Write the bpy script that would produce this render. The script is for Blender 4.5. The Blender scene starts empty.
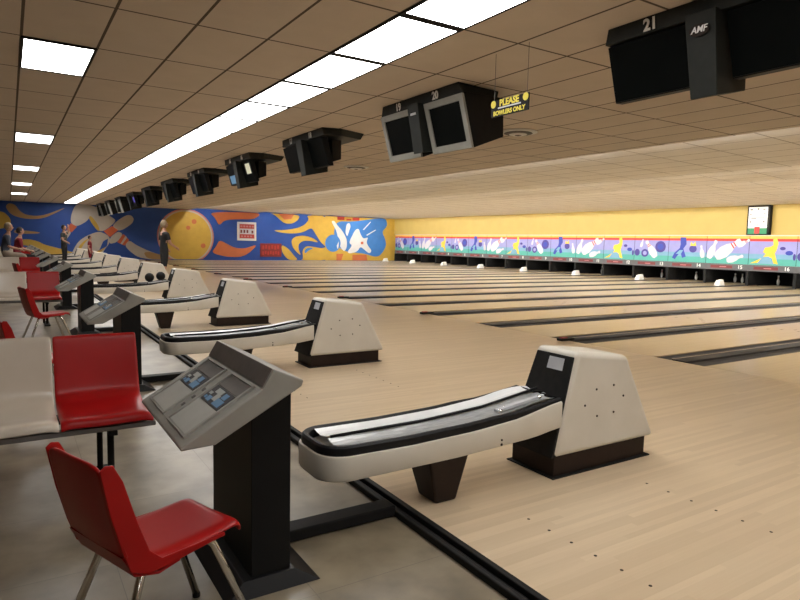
import bpy, bmesh, math, random
from mathutils import Vector, Matrix
random.seed(7)
sc = bpy.context.scene
COL = sc.collection
PI = math.pi
PITCH = 3.45            # spacing of the lane pairs
YC = 2.57               # centre of the nearest pair
CEIL = 3.082
YEND = 39.2
FOUL = 6.67
XMASK = 24.2

# ------------------------------------------------------------------ materials
def mat(name, col, rough=0.5, metal=0.0, coat=0.0, emit=None, strength=1.0, spec=0.5):
    m = bpy.data.materials.new(name); m.use_nodes = True
    b = m.node_tree.nodes['Principled BSDF']
    b.inputs['Base Color'].default_value = (*col, 1)
    b.inputs['Roughness'].default_value = rough
    b.inputs['Metallic'].default_value = metal
    b.inputs['Coat Weight'].default_value = coat
    b.inputs['Coat Roughness'].default_value = 0.12
    b.inputs['Specular IOR Level'].default_value = spec
    if emit:
        b.inputs['Emission Color'].default_value = (*emit, 1)
        b.inputs['Emission Strength'].default_value = strength
    return m

def N(m, t, **kw):
    n = m.node_tree.nodes.new(t)
    for k, v in kw.items(): setattr(n, k, v)
    return n
def lk(m, a, b): m.node_tree.links.new(a, b)
def bsdf(m): return m.node_tree.nodes['Principled BSDF']
def objco(m): return N(m, 'ShaderNodeTexCoord').outputs['Object']
def mathn(m, op, a, b=None, c=None):
    n = N(m, 'ShaderNodeMath', operation=op)
    for i, v in enumerate((a, b, c)):
        if v is None: continue
        if isinstance(v, (int, float)): n.inputs[i].default_value = v
        else: lk(m, v, n.inputs[i])
    return n.outputs[0]
def mixc(m, f, a, b):
    n = N(m, 'ShaderNodeMix', data_type='RGBA')
    for s, v in (('Factor', f), ('A', a), ('B', b)):
        inp = [i for i in n.inputs if i.name == s and (i.type == 'RGBA' or s == 'Factor')][0]
        if isinstance(v, (int, float)): inp.default_value = v
        elif isinstance(v, tuple): inp.default_value = (*v, 1)
        else: lk(m, v, inp)
    return [o for o in n.outputs if o.type == 'RGBA'][0]
def noise(m, co, scale, detail=3, vscale=None, rough=0.5):
    if vscale:
        mp = N(m, 'ShaderNodeMapping'); mp.inputs['Scale'].default_value = vscale; lk(m, co, mp.inputs[0]); co = mp.outputs[0]
    n = N(m, 'ShaderNodeTexNoise'); n.inputs['Scale'].default_value = scale; n.inputs['Detail'].default_value = detail
    n.inputs['Roughness'].default_value = rough
    lk(m, co, n.inputs['Vector']); return n.outputs['Fac']
def ramp(m, f, a, b, lo=0.3, hi=0.7):
    n = N(m, 'ShaderNodeMapRange'); n.inputs[1].default_value = lo; n.inputs[2].default_value = hi
    lk(m, f, n.inputs[0]); return mixc(m, n.outputs[0], a, b)
def grainy(m, a, b, scale=8, vscale=None):
    lk(m, ramp(m, noise(m, objco(m), scale, 3, vscale), a, b), bsdf(m).inputs['Base Color']); return m

def gridmat(name, a, b, line, px, py, ox, oy, w, rough, nscale, coat=0, lw=None):
    """flat material with grid lines every px, py (object coordinates)"""
    m = mat(name, a, rough, coat=coat)
    co = objco(m); s = N(m, 'ShaderNodeSeparateXYZ'); lk(m, co, s.inputs[0])
    fs = []
    for ax, p_, o_, ww in ((0, px, ox, w), (1, py, oy, lw or w)):
        t = mathn(m, 'DIVIDE', mathn(m, 'SUBTRACT', s.outputs[ax], o_), p_)
        fr = mathn(m, 'SUBTRACT', t, mathn(m, 'ROUND', t))
        fs.append(mathn(m, 'LESS_THAN', mathn(m, 'MULTIPLY', mathn(m, 'ABSOLUTE', fr), p_), ww / 2))
    g = mathn(m, 'MAXIMUM', fs[0], fs[1])
    base = ramp(m, noise(m, co, nscale, 4), a, b)
    # each tile a slightly different tone
    fx = mathn(m, 'FLOOR', mathn(m, 'DIVIDE', mathn(m, 'SUBTRACT', s.outputs[0], ox), px))
    fy = mathn(m, 'FLOOR', mathn(m, 'DIVIDE', mathn(m, 'SUBTRACT', s.outputs[1], oy), py))
    cx = N(m, 'ShaderNodeCombineXYZ'); lk(m, fx, cx.inputs[0]); lk(m, fy, cx.inputs[1])
    wn = N(m, 'ShaderNodeTexWhiteNoise', noise_dimensions='2D'); lk(m, cx.outputs[0], wn.inputs['Vector'])
    base = mixc(m, mathn(m, 'MULTIPLY', wn.outputs['Value'], 0.35), base, b)
    lk(m, mixc(m, g, base, line), bsdf(m).inputs['Base Color'])
    return m

def woodmat(name, a, b, c, board, rough, coat):
    m = mat(name, a, rough, coat=coat)
    co = objco(m); s = N(m, 'ShaderNodeSeparateXYZ'); lk(m, co, s.inputs[0])
    by = mathn(m, 'FLOOR', mathn(m, 'DIVIDE', s.outputs[1], board))
    wn0 = N(m, 'ShaderNodeTexWhiteNoise', noise_dimensions='1D'); lk(m, by, wn0.inputs['W'])
    bx = mathn(m, 'FLOOR', mathn(m, 'DIVIDE', mathn(m, 'ADD', s.outputs[0], mathn(m, 'MULTIPLY', wn0.outputs['Value'], 3.0)), 1.6))
    cx = N(m, 'ShaderNodeCombineXYZ'); lk(m, bx, cx.inputs[0]); lk(m, by, cx.inputs[1])
    wn = N(m, 'ShaderNodeTexWhiteNoise', noise_dimensions='2D'); lk(m, cx.outputs[0], wn.inputs['Vector'])
    base = mixc(m, wn.outputs['Value'], a, b)
    g = noise(m, co, 6, 5, (0.6, 14, 1))
    base = mixc(m, mathn(m, 'MULTIPLY', g, 0.55), base, c)
    lk(m, base, bsdf(m).inputs['Base Color'])
    bsdf(m).inputs['Coat Roughness'].default_value = .17
    return m

TILE = gridmat('ceiling_tile', (.64, .55, .455), (.595, .51, .42), (.09, .065, .045), .61, 1.22, .152, 6.5988, .024, .9, 3)
TILE2 = gridmat('lane_ceiling_tile', (.85, .79, .71), (.79, .73, .655), (.32, .25, .19), .61, 1.22, .152, 6.5988, .022, .9, 3)
VINYL = gridmat('vinyl_floor', (.31, .255, .175), (.13, .104, .068), (.13, .105, .07), .61, .61, .33, .18, .003, .32, 4)
MAPLE = woodmat('maple_boards', (.68, .545, .375), (.56, .435, .29), (.50, .375, .245), .034, .3, .2)
LANEW = woodmat('lane_boards', (.60, .475, .29), (.54, .42, .25), (.47, .355, .20), .027, .32, .6)
YEL = grainy(mat('yellow_paint', (.46, .33, .085), .6), (.46, .33, .085), (.435, .31, .078), 2)
BLUE = grainy(mat('royal_blue_paint', (.013, .072, .34), .55), (.013, .072, .34), (.011, .06, .30), 2)
DARKPANEL = grainy(mat('brown_wall', (.30, .22, .16), .7), (.30, .22, .16), (.25, .18, .13), 3)
BLACK = grainy(mat('black_plastic', (.012, .012, .013), .35, spec=.18), (.012, .012, .013), (.018, .017, .017), 20)
MATTEBLACK = grainy(mat('matte_black', (.010, .010, .010), .7, spec=.18), (.010, .010, .010), (.016, .015, .014), 20)
RUBBER = grainy(mat('black_rubber', (.008, .008, .009), .45, spec=.18), (.008, .008, .009), (.014, .014, .015), 30)
POSTM = grainy(mat('black_laminate', (.010, .010, .011), .42, spec=.18), (.006, .006, .007), (.009, .009, .009), 6)
BROWNBLK = grainy(mat('dark_brown_laminate', (.030, .018, .014), .5, spec=.18), (.018, .011, .009), (.027, .016, .012), 9)
OFFW = grainy(mat('off_white_shell', (.66, .62, .54), .38), (.66, .62, .54), (.61, .57, .49), 5)
GREYC = grainy(mat('grey_console_plastic', (.33, .325, .29), .5), (.33, .325, .29), (.295, .29, .26), 12)
GREYD = grainy(mat('grey_console_riser', (.15, .135, .125), .6), (.15, .135, .125), (.12, .11, .10), 15)
GREYL = grainy(mat('grey_keypad', (.42, .42, .385), .45), (.42, .42, .385), (.38, .38, .345), 12)
BEZEL = grainy(mat('grey_bezel', (.30, .30, .27), .5), (.30, .30, .27), (.26, .26, .235), 10)
SCREEN = grainy(mat('dark_screen_glass', (.003, .004, .004), .3, spec=.08), (.003, .004, .004), (.004, .005, .005), 6)
RED = grainy(mat('red_plastic', (.36, .008, .008), .3, spec=.22), (.36, .008, .008), (.31, .007, .007), 4)
CREAMSEAT = grainy(mat('cream_plastic', (.62, .55, .46), .25, coat=.3), (.62, .55, .46), (.57, .50, .41), 4)
CHROME = grainy(mat('chrome', (.75, .74, .72), .12, metal=1), (.75, .74, .72), (.65, .64, .62), 9)
STEEL = grainy(mat('brushed_track', (.55, .56, .56), .33, metal=.35), (.50, .51, .51), (.30, .31, .32), 14, (1, 6, 1))
WTRACK = grainy(mat('white_track', (.80, .81, .81), .25), (.84, .85, .85), (.72, .74, .75), 5)
GUTTER = grainy(mat('gutter_grey', (.11, .108, .105), .5), (.11, .108, .105), (.085, .083, .082), 3, (.3, 3, 1))
CAPM = grainy(mat('capping_grey', (.075, .07, .068), .7, spec=.2), (.075, .07, .068), (.06, .057, .055), 3, (.3, 3, 1))
WHITE = grainy(mat('white_paint', (.80, .79, .76), .45), (.80, .79, .76), (.75, .74, .71), 6)
SILVER = grainy(mat('silver_label', (.55, .56, .58), .4), (.55, .56, .58), (.46, .47, .5), 10)
MASKGREY = grainy(mat('mask_lower_grey', (.10, .10, .105), .5), (.10, .10, .105), (.085, .085, .09), 6)
MAROON = grainy(mat('maroon_strip', (.16, .02, .02), .5), (.16, .02, .02), (.13, .016, .018), 6)
PINM = grainy(mat('pin_white', (.82, .80, .76), .3), (.82, .80, .76), (.78, .76, .72), 9)
GREYUNIT = grainy(mat('unit_black', (.014, .014, .014), .5, spec=.18), (.006, .006, .006), (.009, .009, .009), 10)
FIN = grainy(mat('fin_dark_grey', (.028, .03, .028), .5, spec=.18), (.017, .019, .017), (.022, .024, .022), 10)
def flat(name, c, r=.55): return grainy(mat(name, c, r), c, tuple(x * .9 for x in c), 3)
PAINT = {'tan': flat('paint_tan', (.42, .25, .10)), 'yel': flat('paint_gold', (.60, .38, .055)), 'cream': flat('paint_cream', (.52, .47, .41)),
 'red': flat('paint_red_band', (.60, .12, .04)), 'orange': flat('paint_orange', (.56, .15, .05)), 'lblue': flat('paint_light_blue', (.05, .21, .58)),
 'white': flat('paint_white', (.78, .78, .78)), 'blue2': BLUE, 'dkred': flat('paint_dark_red', (.42, .03, .02)), 'pink': flat('paint_pink', (.55, .20, .2))}
LILAC = flat('print_lilac', (.27, .27, .55)); TEAL = flat('print_teal', (.07, .36, .30)); VIOLET = flat('print_violet', (.045, .03, .22))
NAVY = flat('print_navy', (.02, .04, .33)); PRED = flat('print_red', (.55, .03, .02)); PORANGE = flat('print_orange', (.80, .42, .06))
PBLUEG = flat('print_blue_green', (.16, .34, .48)); PINKW = flat('print_white', (.58, .56, .60)); GREENM = flat('print_green', (.02, .22, .09))
SIGNRED = flat('sign_dark_red', (.20, .012, .01)); PYEL = flat('print_yellow', (.78, .52, .04)); SIGNY = flat('sign_yellow', (.75, .62, .05)); LIGHTM = mat('light_diffuser', (.9, .9, .9), .5, emit=(1, .985, .96), strength=11.0)
grainy(LIGHTM, (.9, .9, .9), (.86, .86, .86), 4)
TUBE = mat('tube_light', (.9, .9, .9), .5, emit=(1, .985, .95), strength=150.0)
grainy(TUBE, (.9, .9, .9), (.86, .86, .86), 4)
LITBLUE = mat('lit_blue_screen', (.1, .2, .3), .3, emit=(.10, .20, .32), strength=.8); LITCREAM = mat('lit_cream_screen', (.4, .4, .3), .3, emit=(.55, .52, .38), strength=.9)
LITVIOLET = mat('lit_violet_screen', (.1, .1, .3), .3, emit=(.12, .10, .55), strength=.9); LITGREY = mat('lit_grey_screen', (.1, .1, .1), .3, emit=(.25, .26, .25), strength=.8)
KEYB = flat('key_blue', (.12, .28, .50)); KEYD = flat('key_dark', (.03, .03, .035)); KEYW = flat('key_pale', (.42, .44, .42))
TRIMM = grainy(mat('black_vinyl_trim', (.008, .008, .008), .55, spec=.15), (.008, .008, .008), (.012, .011, .011), 12)
REDFIT = mat('red_foul_lamp', (.4, .02, .02), .4)
grainy(REDFIT, (.4, .02, .02), (.3, .02, .02), 9)

# ------------------------------------------------------------------ mesh building
class MB:
    def __init__(s): s.v = []; s.f = []; s.m = []; s.mi = 0
    def quad(s, *p):
        n = len(s.v); s.v += [tuple(q) for q in p]; s.f.append(tuple(range(n, n + len(p)))); s.m.append(s.mi); return s
    def hexa(s, b, t):
        """bottom ring b and top ring t (same count, counter-clockwise seen from above)"""
        n = len(s.v); k = len(b); s.v += [tuple(q) for q in b] + [tuple(q) for q in t]
        s.f.append(tuple(range(n + k - 1, n - 1, -1))); s.m.append(s.mi)
        s.f.append(tuple(range(n + k, n + 2 * k))); s.m.append(s.mi)
        for i in range(k):
            j = (i + 1) % k; s.f.append((n + i, n + j, n + k + j, n + k + i)); s.m.append(s.mi)
        return s
    def box(s, x0, x1, y0, y1, z0, z1):
        return s.hexa([(x0, y0, z0), (x1, y0, z0), (x1, y1, z0), (x0, y1, z0)], [(x0, y0, z1), (x1, y0, z1), (x1, y1, z1), (x0, y1, z1)])
    def prismY(s, prof, y0, y1, y0b=None, y1b=None):
        """profile in (x, z), extruded along y"""
        return s.hexa([(x, y0, z) for x, z in prof], [(x, y1, z) for x, z in prof])
    def tube(s, pts, r, seg=10, cap=True):
        pts = [Vector(p) for p in pts]; n0 = len(s.v); k = len(pts)
        up = None
        for i, p in enumerate(pts):
            d = ((pts[min(i + 1, k - 1)] - p).normalized() + (p - pts[max(i - 1, 0)]).normalized())
            d = d.normalized() if d.length > 1e-6 else Vector((0, 0, 1))
            if up is None or abs(up.dot(d)) > .98: up = Vector((0, 0, 1)) if abs(d.z) < .9 else Vector((1, 0, 0))
            a = d.cross(up).normalized(); b = a.cross(d).normalized(); up = b
            rr = r[i] if isinstance(r, (list, tuple)) else r
            for q in range(seg):
                t = 2 * PI * q / seg; s.v.append(tuple(p + a * math.cos(t) * rr + b * math.sin(t) * rr))
        for i in range(k - 1):
            for q in range(seg):
                q2 = (q + 1) % seg; o = n0 + i * seg
                s.f.append((o + q, o + q2, o + seg + q2, o + seg + q)); s.m.append(s.mi)
        if cap:
            s.f.append(tuple(n0 + q for q in range(seg - 1, -1, -1))); s.m.append(s.mi)
            s.f.append(tuple(n0 + (k - 1) * seg + q for q in range(seg))); s.m.append(s.mi)
        return s
    def lathe(s, c, prof, seg=20, axis='z'):
        n0 = len(s.v); k = len(prof)
        for r, z in prof:
            for q in range(seg):
                t = 2 * PI * q / seg; a, b = r * math.cos(t), r * math.sin(t)
                s.v.append((c[0] + a, c[1] + b, c[2] + z) if axis == 'z' else ((c[0] + z, c[1] + a, c[2] + b) if axis == 'x' else (c[0] + b, c[1] + z, c[2] + a)))
        for i in range(k - 1):
            for q in range(seg):
                q2 = (q + 1) % seg; o = n0 + i * seg
                s.f.append((o + q, o + q2, o + seg + q2, o + seg + q)); s.m.append(s.mi)
        s.f.append(tuple(n0 + q for q in range(seg - 1, -1, -1))); s.m.append(s.mi)
        s.f.append(tuple(n0 + (k - 1) * seg + q for q in range(seg))); s.m.append(s.mi)
        return s
    def ell(s, c, r, seg=14, rings=9):
        prof = [(max(.0005, math.sin(PI * i / rings)), -math.cos(PI * i / rings)) for i in range(rings + 1)]
        n0 = len(s.v); s.lathe((0, 0, 0), prof, seg)
        for i in range(n0, len(s.v)):
            v = s.v[i]; s.v[i] = (c[0] + v[0] * r[0], c[1] + v[1] * r[1], c[2] + v[2] * r[2])
        return s
    def build(s, name, mats, parent=None, org=(0, 0, 0), smooth=False, bevel=0, seg=2, auto=False):
        me = bpy.data.meshes.new(name)
        me.from_pydata([(v[0] - org[0], v[1] - org[1], v[2] - org[2]) for v in s.v], [], s.f)
        for m in (mats if isinstance(mats, (list, tuple)) else [mats]): me.materials.append(m)
        for p, mi in zip(me.polygons, s.m): p.material_index = mi
        bm = bmesh.new(); bm.from_mesh(me); bmesh.ops.recalc_face_normals(bm, faces=bm.faces); bm.to_mesh(me); bm.free()
        if smooth:
            for p in me.polygons: p.use_smooth = True
        if auto:
            for p in me.polygons: p.use_smooth = True
            try: me.set_sharp_from_angle(angle=math.radians(35))
            except Exception: pass
        o = bpy.data.objects.new(name, me); COL.objects.link(o)
        if parent: o.parent = parent
        else: o.location = org
        if bevel:
            b = o.modifiers.new('bevel', 'BEVEL'); b.width = bevel; b.segments = seg; b.limit_method = 'ANGLE'; b.harden_normals = False
        return o

def tag(o, label=None, cat=None, group=None, kind=None):
    if label: o['label'] = label
    if cat: o['category'] = cat
    if group: o['group'] = group
    if kind: o['kind'] = kind
    return o
def thing(name, label, cat, loc=(0, 0, 0), rz=0, group=None):
    o = bpy.data.objects.new(name, None); COL.objects.link(o); o.location = loc; o.rotation_euler = (0, 0, rz)
    o.empty_display_size = .1
    return tag(o, label, cat, group)
def copy_tree(o, loc=None, label=None, parent=None):
    c = o.copy(); COL.objects.link(c)
    if parent: c.parent = parent
    if loc is not None: c.location = loc
    if label: c['label'] = label
    for ch in o.children: copy_tree(ch, None, None, c)
    return c
def struct(o): o['kind'] = 'structure'; return o

FONT = {}
def text_obj(s, size, material, M, parent=None, name='lettering', depth=.002, bold=0.0, align='CENTER', shear=0):
    """letters as a mesh in the XY plane of matrix M (relative to the parent)"""
    cu = bpy.data.curves.new('t', 'FONT'); cu.body = s; cu.size = size; cu.extrude = depth; cu.align_x = align; cu.align_y = 'CENTER'; cu.offset = bold; cu.shear = shear
    cu.resolution_u = 3
    t = bpy.data.objects.new('t', cu); COL.objects.link(t)
    dg = bpy.context.evaluated_depsgraph_get(); me = bpy.data.meshes.new_from_object(t.evaluated_get(dg))
    bpy.data.objects.remove(t); me.name = name
    me.transform(M); me.materials.clear(); me.materials.append(material)
    o = bpy.data.objects.new(name, me); COL.objects.link(o); o.parent = parent
    return o
# writing facing -X: text x axis runs along -Y, up is +Z
def facing_minus_x(x, y, z, tilt=0):
    return Matrix.Translation((x, y, z)) @ Matrix.Rotation(tilt, 4, 'Y') @ Matrix(((0, 0, -1, 0), (-1, 0, 0, 0), (0, 1, 0, 0), (0, 0, 0, 1)))
def facing_minus_y(x, y, z):
    return Matrix.Translation((x, y, z)) @ Matrix(((1, 0, 0, 0), (0, 0, -1, 0), (0, 1, 0, 0), (0, 0, 0, 1)))

# ------------------------------------------------------------------ room
XL, YN = -4.0, -6.06
struct(MB().box(XL, 1.545, YN, YEND, -.1, 0).build('floor', VINYL))
ap = struct(MB().box(1.645, FOUL, YN, YEND, -.1, 0).build('floor_approach', MAPLE))
d = MB()
for k in range(-2, 11):
    for s_ in (-.8625, .8625):
        for gx in (2.0975, 3.0115):
            for i in range(7):
                d.lathe((gx, YC + PITCH * k + s_ - .032 + (i - 3) * .1351, 0), [(.0075, .0002), (.0075, .0012)], 8)
d.build('approach_dots', BROWNBLK, ap)
t = MB().box(1.545, 1.575, YN, YEND, -.05, .03); t.box(1.575, 1.612, YN, YEND, -.05, .006); t.box(1.612, 1.645, YN, YEND, -.05, .03)
struct(t.build('trim_1', TRIMM, bevel=.006))
# black crossbars from each console to the trim are built with the consoles
struct(MB().box(FOUL, 26.6, YN, YEND, -.25, -.14).build('floor_under_lanes', MATTEBLACK))
struct(MB().box(XL - .15, XL, YN, YEND, 0, CEIL).build('wall_left', DARKPANEL))
struct(MB().box(XL, 26.6, YN - .15, YN, -.1, 3.35).build('wall_near', DARKPANEL))
wf = struct(MB().box(XL, 26.6, YEND, YEND + .15, -.25, 3.4).build('wall_far', [BLUE]))
struct(MB().box(26.6, 26.75, YN, YEND, -.25, 3.4).build('wall_back', MATTEBLACK))
struct(MB().box(XMASK + .12, XMASK + .26, YN, YEND, 1.93, 3.36).build('wall_right', YEL))

# the approach ceiling, with openings only as recessed fittings set just under it
struct(MB().box(XL, 9.45, YN, YEND, CEIL, CEIL + .12).build('ceiling', TILE))
# stepped ceiling above the lanes: each bay starts with a riser and slopes down
edges = [9.45, 13.75, 16.1, 18.4, 20.75, XMASK + .12]
steps = [.11, .10, .09, .085, .08]
for i in range(5):
    x0, x1 = edges[i], edges[i + 1]; zt = CEIL + steps[i]
    b = MB().hexa([(x0, YN, zt), (x1, YN, CEIL), (x1, YEND, CEIL), (x0, YEND, zt)], [(x0, YN, zt + .1), (x1, YN, CEIL + .1 if i == 4 else CEIL + .12), (x1, YEND, CEIL + .1 if i == 4 else CEIL + .12), (x0, YEND, zt + .1)])
    struct(b.build('ceiling', TILE2))
    struct(MB().box(x0 - .02, x0 - .001, YN, YEND, CEIL + .001, zt + .1).build('trim_%d' % (i + 2), WHITE))

# lights hidden behind each step, one long batten per lane pair
battens = None
names_row = ['first', 'second', 'third', 'fourth', 'fifth']
for i in range(5):
    for k in range(-2, 11):
        y = YC + PITCH * k
        lab = 'slim white tube light behind the %s ceiling step above the lanes' % names_row[i]
        g = 'tube lights behind the %s ceiling step' % names_row[i]
        if battens is None:
            r = thing('cove_light', lab, 'ceiling light', (edges[0], y, CEIL + steps[0] - .032), 0, g)
            MB().box(0.0, .03, -1.5, 1.5, -.03, .029).build('light_housing', WHITE, r)
            MB().tube([(.05, -1.48, 0), (.05, 1.48, 0)], .019, 8).build('light_tube', TUBE, r, smooth=True)
            battens = r
        else:
            r = copy_tree(battens, (edges[i], y, CEIL + steps[i] - .032), lab); r['group'] = g

# recessed ceiling panels
def ceiling_light(x0, x1, y0, y1, label, group):
    cx, cy = (x0 + x1) / 2, (y0 + y1) / 2
    r = thing('ceiling_light', label, 'ceiling light', (cx, cy, CEIL), 0, group); o = (cx, cy, CEIL)
    f = MB()
    w = .022; wy = .044
    f.box(x0, x1, y0, y0 + wy, CEIL - .012, CEIL); f.box(x0, x1, y1 - wy, y1, CEIL - .012, CEIL)
    f.box(x0, x0 + w, y0 + wy, y1 - wy, CEIL - .012, CEIL); f.box(x1 - w, x1, y0 + wy, y1 - wy, CEIL - .012, CEIL)
    f.build('frame', MATTEBLACK, r, o)
    MB().box(x0 + w, x1 - w, y0 + wy, y1 - wy, CEIL - .008, CEIL - .0005).build('diffuser', LIGHTM, r, o)
    return r
L0 = None
j = -10
ORD = ['nearest', 'second', 'third', 'fourth', 'fifth', 'sixth', 'seventh', 'eighth', 'ninth', 'tenth', 'eleventh', 'twelfth']
while 6.5988 + 1.22 * (j + 1) <= YEND + .1:
    y0 = 6.5988 + 1.22 * j
    lab = 'white ceiling light panel, one segment of the continuous bright strip over the approach'
    if L0 is None:
        L0 = ceiling_light(2.592, 3.202, y0, y0 + 1.22, lab, 'light panels of the long ceiling strip'); L0y = y0 + .61
    else: copy_tree(L0, (2.897, y0 + .61, CEIL), lab)
    j += 1
for n, jj in enumerate((-10, -5, 0, 5, 10, 15, 20)):
    y0 = 6.5988 + 1.22 * jj
    if n < 2: lab, g = 'separate white ceiling panel over the seating, out of frame beside the camera', 'separate ceiling panels beside the camera'
    else: lab, g = '%s of the five separate square white ceiling lights over the seating at left' % (ORD[n - 2]), 'separate ceiling lights over the seating'
    copy_tree(L0, (.457, y0 + .61, CEIL), lab)['group'] = g

# round air vents
def vent(x, y, lab):
    r = thing('air_vent', lab, 'air vent', (x, y, CEIL), 0, 'round air vents')
    for i, (ra, z) in enumerate(((.30, -.012), (.22, -.03), (.14, -.045), (.06, -.055))):
        MB().lathe((0, 0, 0), [(ra - .045, z - .012), (ra, z), (ra - .01, z + .010), (ra - .055, z)] , 28).build('vent_ring', WHITE if i % 2 == 0 else GREYD, r, smooth=True)
    return r
vent(6.72, 7.25, 'round ceiling air vent beside the near grey screen unit numbered 19 and 20')
vent(6.95, 12.95, 'smaller looking round ceiling air vent farther back beside the black screen unit')

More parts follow.
